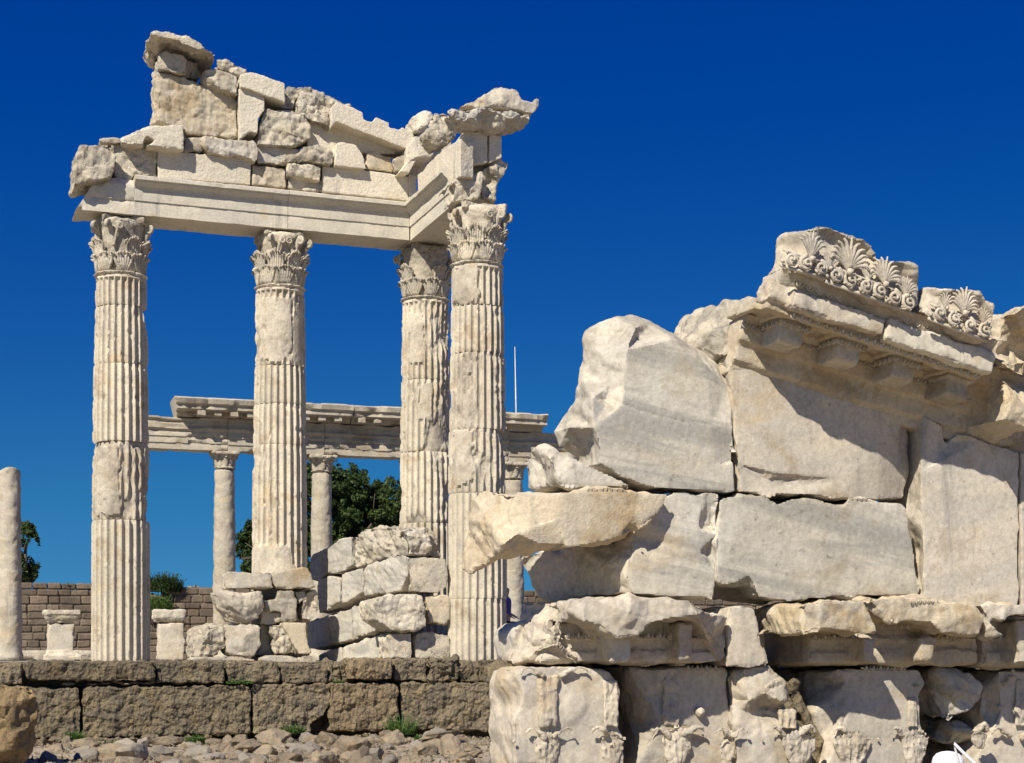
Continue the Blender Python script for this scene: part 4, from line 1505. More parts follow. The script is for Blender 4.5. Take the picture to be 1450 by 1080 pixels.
def ashlar(name, label, u0, u1, top, seed, thick=0.6, ragged=None):
    s = Solid()
    rnd = random.Random(seed)
    z = TERR
    row = 0
    f = Solid()
    while z < top - 0.05:
        h = rnd.uniform(0.17, 0.23)
        u = u0 - rnd.uniform(0, .3)
        while u < u1:
            w = rnd.uniform(0.26, 0.55)
            a, b = max(u, u0), min(u + w, u1)
            u += w
            if b - a < 0.08:
                continue
            if ragged and z + h > ragged((a + b) / 2):
                continue
            d = rnd.uniform(-0.02, 0.025)
            c = WP0 + SA * ((a + b) / 2) + SN * (d - thick / 2) + UP * (z + h / 2)
            n0 = len(f.v)
            g = 0.008
            f.box(c, (b - a) / 2 - g, thick / 2, h / 2 - g, SA, SN, UP)
            # bevelled face
            for k in range(n0, n0 + 8):
                f.v[k] += V((rnd.uniform(-.012, .012), rnd.uniform(-.01, .01), rnd.uniform(-.012, .012)))
        z += h
        row += 1
    tops = (min(top, TERR + 3))
    o = from_solid(f, name, BRICKM, loc=WP0 + SA * u0 + UP * TERR, smooth=False)
    md = o.modifiers.new('bevel', 'BEVEL')
    md.width = 0.035
    md.segments = 2
    core = Solid()
    if ragged:
        core.box(WP0 + SA * 1.1 - SN * thick / 2 + UP * (TERR + (top - TERR) / 2 - .05), 2.1, thick / 2 - .04, (top - TERR) / 2 - .10, SA, SN, UP)
        core.box(WP0 + SA * -1.6 - SN * thick / 2 + UP * (TERR + .5), .62, thick / 2 - .04, .5, SA, SN, UP)
    else:
        core.box(WP0 + SA * (u0 + u1) / 2 - SN * thick / 2 + UP * (TERR + (top - TERR) / 2 - .03), (u1 - u0) / 2 - .03, thick / 2 - .04, (top - TERR) / 2 - .06, SA, SN, UP)
    c = from_solid(core, 'mortar_core', BRICKM, o, loc=V((0, 0, 0)), smooth=False)
    for v in c.data.vertices:
        v.co -= o.location
    tag(o, label, 'wall')
    return o


ashlar('courtyard_wall', 'low brown coursed stone wall behind the far left fluted column', -22.0, -2.9, zat(836, 45.0), 1)
ashlar('courtyard_wall', 'stepped end of the brown coursed wall right of the grassy gap', -2.25, 3.2, zat(826, 45.0), 2,
       ragged=lambda u: zat(826, 44.5) if u > -1.15 else zat(858 - 18 * (u + 2.25), 44.5))
ashlar('courtyard_wall', 'far part of the brown coursed wall seen between the ruin blocks', 3.3, 40, zat(836, 46.0), 3)
# ragged gap filled with rubble core
block('rubble_core', 'weathered rubble heap with earth in the gap of the brown wall', 'rubble heap', ROCKA,
      [(196, 932), (196, 850), (205, 838), (232, 850), (262, 834), (285, 826), (280, 862), (262, 880), (262, 932)], Plane(WP0, SN).o(-0.12), 0.8, vox=0.05, rough=0.10, face=1.0)

# low bench along the wall foot
s = Solid().box(WP0 + SA * -5.2 + SN * 1.5 + UP * (TERR + .13), 3.2, 0.35, 0.13, SA, SN, UP)
o = weather(s, 'marble_bench', STOA, vox=0.04, rough=0.02)
tag(o, 'long low marble step at the foot of the brown wall', 'step')

# pedestals
PED = Plane(V((-7.12, 36.5, 0)), SN)


def pedestal(label, x0, x1, ytop, body, capy, seed, base=True):
    c = at((x0 + x1) / 2, 900, PED)
    t = empty('pedestal', (c.x, c.y, TERR))
    tag(t, label, 'pedestal', 'pedestals before the brown wall')
    w = (x1 - x0) / 2 / F * c.y * 0.93
    zt, zc = zat(ytop, c.y) - TERR, zat(capy, c.y) - TERR
    bw = (body[1] - body[0]) / 2 / F * c.y * 0.90
    bx = ((body[0] + body[1]) / 2 - (x0 + x1) / 2) / F * c.y
    s = Solid().box(V((bx, 0, zc / 2)), bw, bw, zc / 2, SA, SN, UP)
    weather(s, 'shaft', CREAM, vox=0.025, rough=0.02, parent=t, loc=V((0, 0, 0)), seed=seed, nrm=tuple(SN))
    s = Solid()
    h = zt - zc
    for k, (hw, a, b) in enumerate(((bw + .03, 0, .3), (bw + .07, .25, .5), ((bw + w) / 2 + .02, .45, .7), (w, .65, 1.0))):
        s.box(V((bx * .3, 0, zc + h * (a + b) / 2)), hw, hw, h * (b - a) / 2 + .004, SA, SN, UP)
    weather(s, 'cornice', CREAM, vox=0.02, rough=0.015, parent=t, loc=V((0, 0, 0)), seed=seed + 1)
    if base:
        s = Solid()
        s.box(V((0, 0, 0.07)), w * 1.0, w * 1.0, .07, SA, SN, UP)
        s.box(V((0, 0, 0.19)), (w + bw) / 2, (w + bw) / 2, .06, SA, SN, UP)
        weather(s, 'plinth', CREAM, vox=0.022, rough=0.012, parent=t, loc=V((0, 0, 0)), seed=seed + 2)


pedestal('square pedestal with a moulded base and cornice left of the far left column', 60, 116, 864, (66, 106), 882, 600)
pedestal('plain squared pedestal with a moulded cap right of the far left column', 214, 262, 863, (221, 261), 881, 610, base=False)

# thin white mast behind the colonnade
mp = at(731, 590, Plane(V((0, 52, 0)), V((0, -1, 0))))
mt = at(729, 491, Plane(V((0, 52, 0)), V((0, -1, 0))))
s = Solid().add(*tube([V((mp.x, 52, TERR)), V((mp.x, 52, mp.z)), V((mt.x, 52, mt.z))], [0.05, 0.028, 0.012], 10))
s.add(*tube([V((mp.x, 52, TERR)), V((mp.x, 52, TERR + .25))], [0.14, 0.12], 10))
mast = from_solid(s, 'mast', plain_mat('white_paint', (0.62, 0.62, 0.60), 0.5), loc=V((mp.x, 52, TERR)))
tag(mast, 'thin white mast rising behind the low colonnade', 'mast')

# ================================================================ TREES AND PLANTS
LEAF1 = leaf_mat('tree_leaves', (0.018, 0.042, 0.012), (0.075, 0.11, 0.03))
LEAF2 = leaf_mat('weed_leaves', (0.05, 0.11, 0.02), (0.12, 0.20, 0.05))
LEAF3 = leaf_mat('dry_grass_leaves', (0.16, 0.17, 0.06), (0.26, 0.24, 0.10))
BARK = plain_mat('bark', (0.11, 0.085, 0.06), 0.9, 0.6)


def tree(label, base, lumps, nleaf, seed, lsize=0.16, trunk_h=2.5):
    """lumps: list of (offset vector, radii) for the crown"""
    rnd = random.Random(seed)
    nr = np.random.RandomState(seed)
    t = empty('tree', base)
    tag(t, label, 'tree')
    s = Solid()
    top = V((0.1, 0, trunk_h))
    s.add(*tube([V((0, 0, -0.2)), V((0.05, 0.03, trunk_h * .5)), top], [0.26, 0.20, 0.15], 12))
    tips = []
    for c, r in lumps:
        mid = top.lerp(c, 0.5) + V((rnd.uniform(-.3, .3), rnd.uniform(-.3, .3), 0.1))
        s.add(*tube([top - UP * 0.4, mid, c], [0.11, 0.07, 0.03], 7))
        for q in range(5):
            e = c + V((rnd.uniform(-.6, .6) * r.x, rnd.uniform(-.6, .6) * r.y, rnd.uniform(-.4, .55) * r.z))
            s.add(*tube([mid.lerp(c, .6), (mid.lerp(c, .6) + e) / 2 + UP * .1, e], [0.04, 0.025, 0.01], 5))
    from_solid(s, 'trunk', BARK, t, V((0, 0, 0)))
    tot = sum(r.x * r.y * r.z for c, r in lumps) ** (1)
    P, Nn = [], []
    for c, r in lumps:
        k = int(nleaf * (r.x * r.y * r.z) / tot)
        d = nr.normal(size=(k, 3))
        d /= np.linalg.norm(d, axis=1)[:, None]
        rad = nr.uniform(0.25, 1.0, k) ** 0.45
        p = d * rad[:, None]
        q = p * np.array(r) + np.array(c)
        # clumps: keep what falls in the dense cells of a noise field, leaving gaps
        f = fbm(q * 1.9, 3, seed)
        lim = 0.40 + 0.16 * rad
        keep = f > lim + 0.005
        q = q[keep] + (f[keep] - 0.5)[:, None] * d[keep] * np.array(r) * 0.9
        P.append(q)
        Nn.append(d[keep])
    P = np.concatenate(P)
    D = np.concatenate(Nn)
    n = len(P)
    nrm = D * 0.5 + nr.normal(size=(n, 3)) * 0.8 + np.array([0, 0, .35])
    nrm /= np.linalg.norm(nrm, axis=1)[:, None]
    a = np.cross(nrm, nr.normal(size=(n, 3)))
    a /= np.linalg.norm(a, axis=1)[:, None]
    b = np.cross(nrm, a)
    sz = lsize * nr.uniform(0.6, 1.3, n)[:, None]
    v0 = P - a * sz
    v1 = P + b * sz * 0.42 + nrm * sz * .12
    v2 = P + a * sz
    v3 = P - b * sz * 0.42 + nrm * sz * .12
    co = np.stack([v0, v1, v2, v3], 1).reshape(-1, 3)
    me = bpy.data.meshes.new('crown')
    me.vertices.add(4 * n)
    me.vertices.foreach_set('co', co.ravel())
    me.loops.add(4 * n)
    me.loops.foreach_set('vertex_index', np.arange(4 * n, dtype=np.int32))
    me.polygons.add(n)
    me.polygons.foreach_set('loop_start', np.arange(0, 4 * n, 4, dtype=np.int32))
    me.update(calc_edges=True)
    at_ = me.attributes.new('tint', 'FLOAT', 'POINT')
    tint = np.clip(fbm(P * 1.3, 2, seed + 5) * 1.2 - .1 + nr.uniform(-.3, .3, n), 0, 1)
    at_.data.foreach_set('value', np.repeat(tint, 4).astype(np.float32))
    link_mesh('crown', me, LEAF1, t, V((0, 0, 0)))
    return t


def tpx(px, py, Y):
    return V(((px - CX) / F * Y, Y, CZ + (HY - py) / F * Y))


TY = 54.0
bs = V((tpx(468, 800, TY).x, TY, TERR))


def lump(px, py, rx, rz, dy=0.0):
    return (tpx(px, py, TY) - bs + V((0, dy, 0)), V((rx / F * TY, rx / F * TY * 0.9, rz / F * TY)))


tree('big dark evergreen oak behind the low colonnade', bs,
     [lump(470, 712, 62, 58), lump(520, 735, 58, 55, .4), lump(545, 720, 32, 42, -.3), lump(415, 770, 52, 58), lump(470, 690, 34, 30), lump(370, 772, 36, 42, .5), lump(350, 790, 22, 40, -.2),
      lump(560, 765, 36, 50, .2), lump(430, 700, 36, 36), lump(500, 800, 70, 50), lump(400, 825, 60, 45)], 190000, 21, 0.085, 2.4)
TY = 50.0
bs = V((tpx(12, 800, TY).x, TY, TERR))
tree('leafy tree behind the broken plain column at the left edge', bs,
     [lump(36, 768, 18, 24), lump(34, 800, 20, 28), lump(5, 795, 32, 32), lump(-20, 780, 36, 36), lump(35, 825, 12, 14), lump(0, 830, 30, 30)], 60000, 22, 0.085, 2.0)


def tuft(name, label, base, w, h, n, seed, mat, cat, blade=0.012, lean=0.5, group=None, leafy=0.0):
    rnd = random.Random(seed)
    vs, fs, ti = [], [], []
    for i in range(n):
        a = rnd.uniform(0, 6.283)
        r = w * math.sqrt(rnd.random()) * 0.5
        p = V((math.cos(a) * r, math.sin(a) * r * 0.6, 0))
        hh = h * rnd.uniform(0.4, 1.0) * (1 - 0.5 * (r / (w * .5)) ** 2)
        d = V((math.cos(a), math.sin(a), 0)) * lean * hh * rnd.uniform(.2, 1) + V((rnd.gauss(0, .1), rnd.gauss(0, .1), 0)) * hh
        sd = V((-math.sin(a + rnd.random()), math.cos(a), 0)).normalized() * blade * rnd.uniform(.7, 1.3)
        m = p + d * 0.4 + UP * hh * 0.6
        e = p + d + UP * hh
        b = len(vs)
        vs += [p - sd, p + sd, m + sd, m - sd, e]
        fs += [(b, b + 1, b + 2, b + 3), (b + 3, b + 2, b + 4)]
        tt = rnd.random()
        ti += [tt] * 5
        if leafy:
            for q in range(4):
                u = rnd.uniform(.3, 1)
                c = p.lerp(e, u)
                x = V((rnd.gauss(0, 1), rnd.gauss(0, 1), rnd.gauss(0, .5))).normalized() * leafy
                y = V((rnd.gauss(0, 1), rnd.gauss(0, 1), rnd.gauss(0, .5))).normalized() * leafy * .5
                b = len(vs)
                vs += [c - x, c + y, c + x, c - y]
                fs.append((b, b + 1, b + 2, b + 3))
                ti += [rnd.random()] * 4
    me = mesh_np(name, vs, fs, False)
    at_ = me.attributes.new('tint', 'FLOAT', 'POINT')
    at_.data.foreach_set('value', np.array(ti, dtype=np.float32))
    o = link_mesh(name, me, mat, None, base)
    return tag(o, label, cat, group)


GW = 'green weeds at the foot of the platform'
for i, (px, py, w, h, lab, off) in enumerate([
        (105, 1050, 24, 20, 'green weeds in the joint left of the longest lower block', 4.15),
        (152, 1068, 34, 24, 'green weeds between the two grey rocks at the bottom left', 5.0),
        (278, 1054, 26, 18, 'green weeds under the middle of the longest lower block', 4.3),
        (415, 1038, 34, 16, 'green weeds above the pinkish orange rock', 4.2),
        (568, 1040, 40, 36, 'largest green weed bush under the long dark lower block', 4.3),
        (598, 1052, 20, 16, 'small yellow-green weeds right of the largest weed bush', 4.9),
        (338, 968, 40, 7, 'low green weeds on the ledge under the cracked boulder', 3.95),
        (480, 967, 16, 4, 'tiny green weeds on the ledge under the uneven dark block', 3.95)]):
    b = at(px, py, ROW.o(off))
    k = b.y / F
    tuft('weeds', lab, b, w * k, h * k, 160, 40 + i, LEAF2, 'weeds', 0.006, 0.7, GW, leafy=0.022)
b = at(672, 1082, ROW.o(6.2))
tuft('dry_grass', 'dry yellowish grass against the carved capital at the bottom', b, .36, .42, 220, 61, LEAF3, 'grass tuft', 0.005, .4)
wp = Plane(WP0, SN)
b = at(232, 838, wp.o(-.1))
tuft('grass_bush', 'dark green grass growing on top of the gap in the brown wall', b, 0.95, 0.62, 900, 62, LEAF1, 'bush', 0.010, .5, leafy=.03)
b = at(222, 872, wp.o(.15))
tuft('hanging_bush', 'pale green bush hanging in the gap of the brown wall', b, 0.75, 0.72, 700, 63, LEAF2, 'bush', 0.008, .35, leafy=.035)
b = at(98, 836, wp.o(-.2))
tuft('weeds', 'thin dark weeds on top of the brown wall beside the left fluted column', b, .5, .28, 40, 64, LEAF1, 'weeds', 0.010, .6, leafy=.04)
b = at(75, 836, wp.o(-.2))
tuft('weeds', 'sparse creeping weeds on top of the brown wall above the moulded pedestal', b, .5, .10, 30, 65, LEAF1, 'weeds', 0.008, .9, leafy=.03)

# ================================================================ THE CARVED RUIN ON THE RIGHT
GRU = 'big blocks of the ruined gable wall'


def rb(label, pts, mat, z, off, thick, inner=(), group=GRU, name='gable_block', cat='stone block', **kw):
    kw.setdefault('vox', 0.0135)
    kw.setdefault('rough', 0.03)
    kw['rough'] *= 0.62
    kw.setdefault('face', 0.16)
    md = max([p[2] for p in pts if len(p) > 2] + [0])
    if md >= 0.5:
        thick = md + 0.06
    return block(name, label, cat, mat, z(pts), RUIN.o(off), thick, inner=z(inner) if inner else (), group=group, **kw)


_crack = [(620, 452), (740, 462), (830, 484), (950, 533), (1060, 558), (1150, 578), (1260, 582), (1362, 588)]
_nb = 29
rb('largest grey striped gable block, cracked across the middle, with a rounded beige broken left side',
   [(485, 615, .55), (560, 520, .55), (606, 458, .5), (610, 430, .5), (625, 330, .5), (640, 240, .5), (650, 160, .48), (665, 110, .45), (770, 66, .38), (870, 55, .45), (960, 72, .4), (1100, 150, .3), (1190, 215, .3), (1310, 310, .25),
    (1355, 400, .08), (1370, 590), (1374, 760), (1374, 912), (1280, 915), (1130, 908), (980, 898), (915, 880), (850, 850), (760, 798), (720, 778), (670, 766, .25), (620, 752, .5), (515, 700, .5), (500, 670, .55)], GREYM, Z1, .12, 1.1,
   inner=[(895, 112, .06), (850, 220, .0), (835, 330, .0), (832, 440, .0), (1060, 170, .03), (1230, 290, .02), (960, 100, .3), (720, 250, .22), (760, 380, .14), (680, 470, .05), (690, 600, .0), (715, 720, .0), (560, 600, .33), (1270, 790, .0), (1362, 755, .04)]
   + [(x, y - 7, .0 if x > 800 else .12) for x, y in _crack[1:]] + [(x, y, .035 if x > 800 else .16) for x, y in _crack[1:]] + [(x, y + 7, .0 if x > 800 else .08) for x, y in _crack[1:]],
   creases=((_nb, _nb + 1), (_nb + 1, _nb + 2), (_nb + 2, _nb + 3), (_nb + 9, _nb + 10), (_nb + 10, _nb + 11), (_nb + 11, 24)) + tuple((_nb + 15 + 7 * r + i, _nb + 16 + 7 * r + i) for r in range(3) for i in range(6)),
   rough=0.03, wear=0.5, face=0.12, seed=1001, vox=.0125)
rb('small grey wedge block at the left foot of the striped blocks',
   [(355, 790, .6), (390, 700, .5), (430, 684, .3), (520, 715, .1), (640, 768), (760, 820), (830, 850), (885, 893), (700, 893), (540, 890), (405, 892, .4), (370, 850, .55)], GREYM, Z1, .10, 0.9,
   inner=[(470, 750, .0), (510, 850, .0), (430, 790, .35)], creases=((2, 12), (12, 13), (13, 9)), rough=0.05, wear=0.7)
rb('long tan beam-like block jutting out left over the fluted column',
   [(60, 240, .65), (70, 150, .6), (95, 80, .55), (150, 46, .5), (300, 42, .1), (520, 42), (1010, 52), (1018, 70), (980, 150), (935, 185), (870, 235), (750, 283), (640, 305), (540, 322), (440, 328, .1), (330, 350, .2),
    (210, 375, .3), (150, 400, .4), (80, 430, .55), (45, 420, .65)], TAN, Z4, .22, 1.15,
   inner=[(500, 60, .0), (495, 180, .0), (505, 300, .02), (300, 250, .02), (240, 300, .02), (400, 300, .02), (260, 150, .12), (180, 200, .2), (870, 170, .0), (860, 230, .1)], rough=0.05, wear=0.8, seed=1004)
rb('grey block with a shaded sloping left face under the long tan block',
   [(320, 400, .95), (318, 362, .9), (440, 320, .8), (600, 300, .5), (760, 280, .3), (840, 258, .05), (880, 180), (950, 108), (1030, 50), (1180, 60), (1232, 72), (1242, 250), (1240, 430), (1232, 500, .0), (1215, 556), (1100, 548),
    (840, 540), (580, 548, .5), (450, 572, .8), (405, 550, .9)], GREYM, Z4, .10, 1.05,
   inner=[(830, 330, .0), (820, 450, .0), (700, 400, .2), (560, 450, .5), (1150, 220, -.02), (1160, 330, -.02), (1195, 200, .06), (1190, 340, .06)], creases=((5, 20), (20, 21), (21, 16)), rough=0.04, wear=0.8)
rb('long grey and tan block with a broken wavy lower edge, centre of the ruin',
   Z3([(60, 712), (100, 700), (180, 698), (270, 706), (312, 738), (392, 710), (500, 722), (620, 742), (652, 720), (800, 724), (888, 728), (908, 755), (914, 800), (925, 880), (942, 962)]) +
   [(1303, 848), (1262, 846), (1213, 844), (1162, 849), (1118, 853), (1073, 847), (1058, 834, .1), (1038, 828), (1020, 826), (1012, 815), (1014, 770)], GREYM, lambda p: p, .12, 1.0,
   inner=Z3([(100, 760), (85, 900), (95, 1020)]) + [(1060, 815), (1110, 840)], rough=0.05, wear=0.8, seed=1006, face=0.14)
rb('pinkish cream tympanum block half in the shadow of the raking cornice',
   [(75, 88, .05), (130, 62, .02), (230, 96), (300, 128), (420, 202), (520, 232), (640, 262), (780, 312), (840, 336), (905, 350, .05), (915, 420, .1), (912, 540, .1), (905, 650, .12), (880, 714, .12), (790, 730, .05), (620, 716), (430, 706),
    (240, 700), (155, 690), (140, 560), (115, 250)], CREAM, Z3, .12, 0.9,
   inner=[(640, 630, .0), (780, 600, .02), (860, 420, .03), (780, 480, .0), (250, 620, .03), (350, 650, .04), (300, 600, -.01)], rough=0.035, wear=0.5, seed=1007, face=0.10)
rb('tall smooth orthostat slab rising at the right edge',
   Z3([(918, 800, .18), (922, 335, .18), (960, 335, .05), (985, 340), (1070, 385), (1075, 462, .05), (1090, 462, .06), (1140, 420), (1240, 455), (1405, 512)]) + [(1442, 640), (1443, 862), (1380, 862), (1307, 858), (1302, 780, .2)],
   CREAM, lambda p: p, .18, 0.7, inner=Z3([(962, 600, .0), (970, 850, .0)]), rough=0.02, wear=0.35, face=0.10, name='orthostat_slab', creases=((3, 15), (15, 16), (16, 13)))
rb('next orthostat slab, cut by the right edge of the picture', [(1445, 640), (1560, 660), (1560, 865), (1446, 863)], CREAM, lambda p: p, .18, 0.7, rough=0.015, wear=0.3, face=0.1, name='orthostat_slab')
rb('rough speckled boulder behind the left end of the raking cornice',
   [(72, 530, .3), (130, 430, .3), (165, 385, .3), (200, 358, .25), (300, 345, .1), (390, 340), (402, 400), (400, 450), (345, 465), (310, 520), (270, 575), (180, 600), (100, 560, .2)], MARBLE, Z2, .05, 1.0,
   inner=[(280, 440, -.05), (190, 470, .05)], rough=0.06, face=1.0, group='blocks on top of the gable')

# --- raking cornice with corona, brackets, coffers
Q0 = at(1095, 426, RUIN.o(.74))
Q1 = at(1407, 529, RUIN.o(.74))
RK = (Q1 - Q0).normalized()
RU = (-(N.cross(RK))).normalized()
if RU.z < 0:
    RU = -RU
QL = (Q1 - Q0).length
base_o = Q0 - N * 0.74          # point on the wall plane (off 0)


def eggs(sol, p0, p1, nrm, up, h, pitch):
    """egg and dart band along p0-p1"""
    d = p1 - p0
    L = d.length
    x = d / L
    n = max(1, int(L / pitch))
    for i in range(n):
        c = p0 + x * ((i + 0.5) * L / n)
        pts = []
        for q in range(9):
            a = math.pi + math.pi * q / 8
            pts.append(c + x * (math.cos(a) * pitch * .36) + up * (math.sin(a) * h * .5 + h * .5) + nrm * 0.006)
        sol.add(*tube(pts, pitch * .085, 5))
        # egg
        vs, fs = [], []
        for a in range(5):
            for b in range(8):
                th, ph = math.pi * a / 4, 2 * math.pi * b / 8
                vs.append(c + up * (h * .48 + h * .40 * math.cos(th)) + x * (math.sin(th) * math.cos(ph) * pitch * .2) + nrm * (math.sin(th) * math.sin(ph) * pitch * .2))
        for a in range(4):
            for b in range(8):
                fs.append((a * 8 + b, a * 8 + (b + 1) % 8, (a + 1) * 8 + (b + 1) % 8, (a + 1) * 8 + b))
        sol.add(vs, fs)
        e = c + x * (pitch * .5)
        sol.add(*tube([e + up * h * .85 + nrm * .004, e + up * h * .05 + nrm * .004], [pitch * .07, pitch * .02], 4))
    return sol


def ov(o):
    return o if o < .22 else .22 + (o - .22) * .765


def hv(h):
    return h * 1.15 if h < -.06 else h


def PR(pts):
    return [(ov(a), hv(b)) for a, b in pts]


def cornice():
    t = empty('raking_cornice', base_o + RK * 1.0 - RU * 0.45)
    tag(t, 'big raking cornice with coffered underside and brackets, sloping down right over the gable', 'cornice', 'blocks on top of the gable')
    loc = t.location.copy()

    def fin(s, name, vox=0.013, **kw):
        kw.setdefault('rough', 0.018)
        o = weather(s, name, kw.pop('mat', CREAM), vox=vox, loc=loc, **kw)
        o.parent = t
        o.location = (0, 0, 0)
        return o
    # bed: the moulded band against the wall
    s = Solid()
    s.profile(PR([(-.15, -.36), (.10, -.36), (.12, -.30), (.16, -.28), (.16, -.17), (.20, -.15), (.22, -.06), (.30, 0.0), (.30, .03), (-.15, .03)]), base_o, N, RU, RK * 0.05, RK * (QL + 0.25))
    fin(s, 'bed_moulding', nrm=tuple(N), face=.3, rough=.010, wear=.6, mat=TAN)  # browner marble than the corona puts the overhang's shade into the colour
    # soffit plate with sunk coffers: a grid of thin boards under the slab
    s = Solid()
    s.profile(PR([(.0, .02), (.76, .02), (.76, .10), (.0, .10)]), base_o, N, RU, RK * 0.0, RK * (QL - 0.02))
    pitch = 0.505
    q = 0.33
    k = 0
    mods = []
    while q < QL + 0.1:
        mods.append(q)
        q += pitch
    s.profile(PR([(.62, -.03), (.76, -.03), (.76, .03), (.62, .03)]), base_o, N, RU, RK * 0.0, RK * (QL - 0.02))
    for i, q in enumerate(mods):
        # frame of the coffer between this bracket and the one before
        for a, b in ((-pitch + .13, -pitch + .19), (-.19, -.13)):
            if q + a > -.05:
                s.profile(PR([(.24, -.03), (.63, -.03), (.63, .03), (.24, .03)]), base_o, N, RU, RK * (q + a), RK * (q + b))
    fin(s, 'soffit', rough=.006, wear=.4, mat=TAN)  # underside shade deepened by colour: tan marble instead of the corona's cream
    for i, q in enumerate(mods):
        if i >= 3 and q > QL:
            break
        s = Solid()
        c = q
        s.profile(PR([(.18, -.15), (.30, -.17), (.54, -.155), (.56, -.13), (.56, -.02), (.18, 0.0)]), base_o, N, RU, RK * (c - .10), RK * (c + .10))
        s.profile(PR([(.18, -.045), (.60, -.045), (.60, .03), (.18, .03)]), base_o, N, RU, RK * (c - .13), RK * (c + .13))
        fin(s, 'bracket', wear=.6, rough=.010, vox=.010)
    # corona: two long pale pieces with a broken joint
    s = Solid()
    s.profile(PR([(.50, 0), (.885, 0), (.90, .01), (.90, .155), (.50, .17)]), base_o, N, RU, RK * 0.15, RK * (QL * .49))
    s.profile(PR([(.55, .02), (.80, .02), (.82, .05), (.84, .19), (.55, .19)]), base_o, N, RU, RK * -0.02, RK * 0.22)
    fin(s, 'corona', mat=CREAM, rough=.018, nrm=tuple(N), face=.4, wear=1.0, seed=1050)
    s = Solid()
    s.profile(PR([(.50, -.01), (.885, -.01), (.90, .0), (.90, .165), (.50, .18)]), base_o, N, RU, RK * (QL * .50), RK * QL)
    fin(s, 'corona', mat=SAWN, rough=.015, nrm=tuple(N), face=.5, wear=.8, seed=1051)
    # upper carved moulding in the shade of the gutter
    s = Solid()
    s.profile(PR([(.50, .10), (.80, .10), (.84, .165), (.90, .25), (.92, .27), (.50, .27)]), base_o, N, RU, RK * 0.02, RK * (QL + .0))
    fin(s, 'crown_moulding', rough=.012, wear=.8)
    bands = []
    bands.append((base_o + RK * 0.16 + N * ov(.85) + RU * .175, base_o + RK * (QL * .30) + N * ov(.85) + RU * .175, (N - RU * .5).normalized(), RU, .075, .085))
    bands.append((base_o + RK * QL * .56 + N * ov(.85) + RU * .175, base_o + RK * (QL * .70) + N * ov(.85) + RU * .175, (N - RU * .5).normalized(), RU, .075, .085))
    # under the corona and round the coffers
    bands.append((base_o + RK * 0.20 + N * ov(.765) + RU * -.045, base_o + RK * (QL - .05) + N * ov(.765) + RU * -.045, N, RU, .06, .07))
    bands.append((base_o + RK * 0.02 + N * ov(.235) + RU * -.085, base_o + RK * (QL + .2) + N * ov(.235) + RU * -.085, N, RU, .06, .07))
    for q in mods[:3]:
        for sgn in (-1,):
            bands.append((base_o + RK * (q - .135) + N * ov(.24) + RU * -.075, base_o + RK * (q - .135) + N * ov(.59) + RU * -.075, -RK, RU, .055, .06))
        bands.append((base_o + RK * (q - .13) + N * ov(.605) + RU * -.075, base_o + RK * (q + .13) + N * ov(.605) + RU * -.075, N, RU, .055, .06))
    for bd in bands:
        o = from_solid(eggs(Solid(), *bd), 'egg_and_dart', CREAM, None, loc, jitter=0.006)
        o.parent = t
        o.location = (0, 0, 0)


cornice()


# carved gutter blocks with palmettes
def palmette(sol, c, x, z, y, s, petals=4, side=(-1, 1), seed=0, lean=0.0):
    """fan of curled petals round a stem; x right, z up, y outward"""
    angs = [0.0] + [sg * (0.30 + 0.36 * k) for k in range(petals) for sg in side]
    for i, an in enumerate(angs):
        ln = s * (0.98 - 0.10 * abs(an))
        pos, pts = c.copy(), []
        nseg = 10
        for q in range(nseg + 1):
            u = q / nseg
            pts.append(pos + y * (0.012 + s * (.05 + .09 * u * u - .03 * abs(an))))
            d = an * (0.35 + 0.75 * u) + (math.copysign(1.1, an) * max(0, u - .7) / .3 if i else 0)
            pos = pos + (x * math.sin(d) + z * math.cos(d)) * (ln / nseg)
        w = s * (.062 if i else .05)
        sol.add(*tube(pts, [w * (0.45 + 0.75 * math.sin(math.pi * min(1, (q / nseg) ** .9 * .96))) for q in range(nseg + 1)], 8, 0.75, y))
        # rib groove: a thinner raised edge on each petal
        sol.add(*tube([p + y * w * .5 for p in pts[1:-1]], [w * .28] * (nseg - 1), 5))
    sol.add(*tube([c - z * s * .10 + y * .03, c + z * s * .06 + y * .05], [s * .12, s * .09], 8))
    return sol


def scrolls(sol, p0, p1, y, up, r, n, seed):
    rnd = random.Random(seed)
    d = (p1 - p0)
    sol.add(*tube([p0 - up * r * 1.15, (p0 + p1) / 2 - up * r * 1.15, p1 - up * r * 1.15], r * .28, 8))
    sol.add(*tube([p0 + up * r * 1.05, (p0 + p1) / 2 + up * r * 1.05, p1 + up * r * 1.05], r * .18, 8))
    x = d.normalized()
    for i in range(n):
        c = p0 + d * ((i + .5) / n)
        for k_ in range(5):
            a_ = rnd.uniform(.3, 2.8)
            b_ = c + x * (math.cos(a_) * r * 1.25) + up * (math.sin(a_) * r * 1.15)
            sol.add(*tube([c + x * (math.cos(a_) * r * .7) + up * (math.sin(a_) * r * .7) + y * .01, b_ + y * .022, b_ + x * (math.cos(a_) * r * .25) + y * .01], [r * .10, r * .17, r * .06], 6))
        hand = 1 if i % 2 else -1
        pts = spiral(c + y * 0.02, x, up, r, 1.7, math.pi * .5 + rnd.uniform(-.2, .2), hand, 24)
        for k, p in enumerate(pts):
            pts[k] = p + y * (0.03 * k / 24)
        sol.add(*tube(pts, [r * (.30 - .12 * k / 24) for k in range(25)], 8, .9, N))
        for k in range(3):
            b = c + x * ((rnd.random() - .5) * r * 2.4) - up * r * rnd.uniform(.5, 1.0)
            sol.add(*tube([b + y * .01, b + y * .03 + x * r * .3 * hand, b + y * .02 + x * r * .5 * hand + up * r * .3], [r * .2, r * .24, r * .1], 6))
    return sol


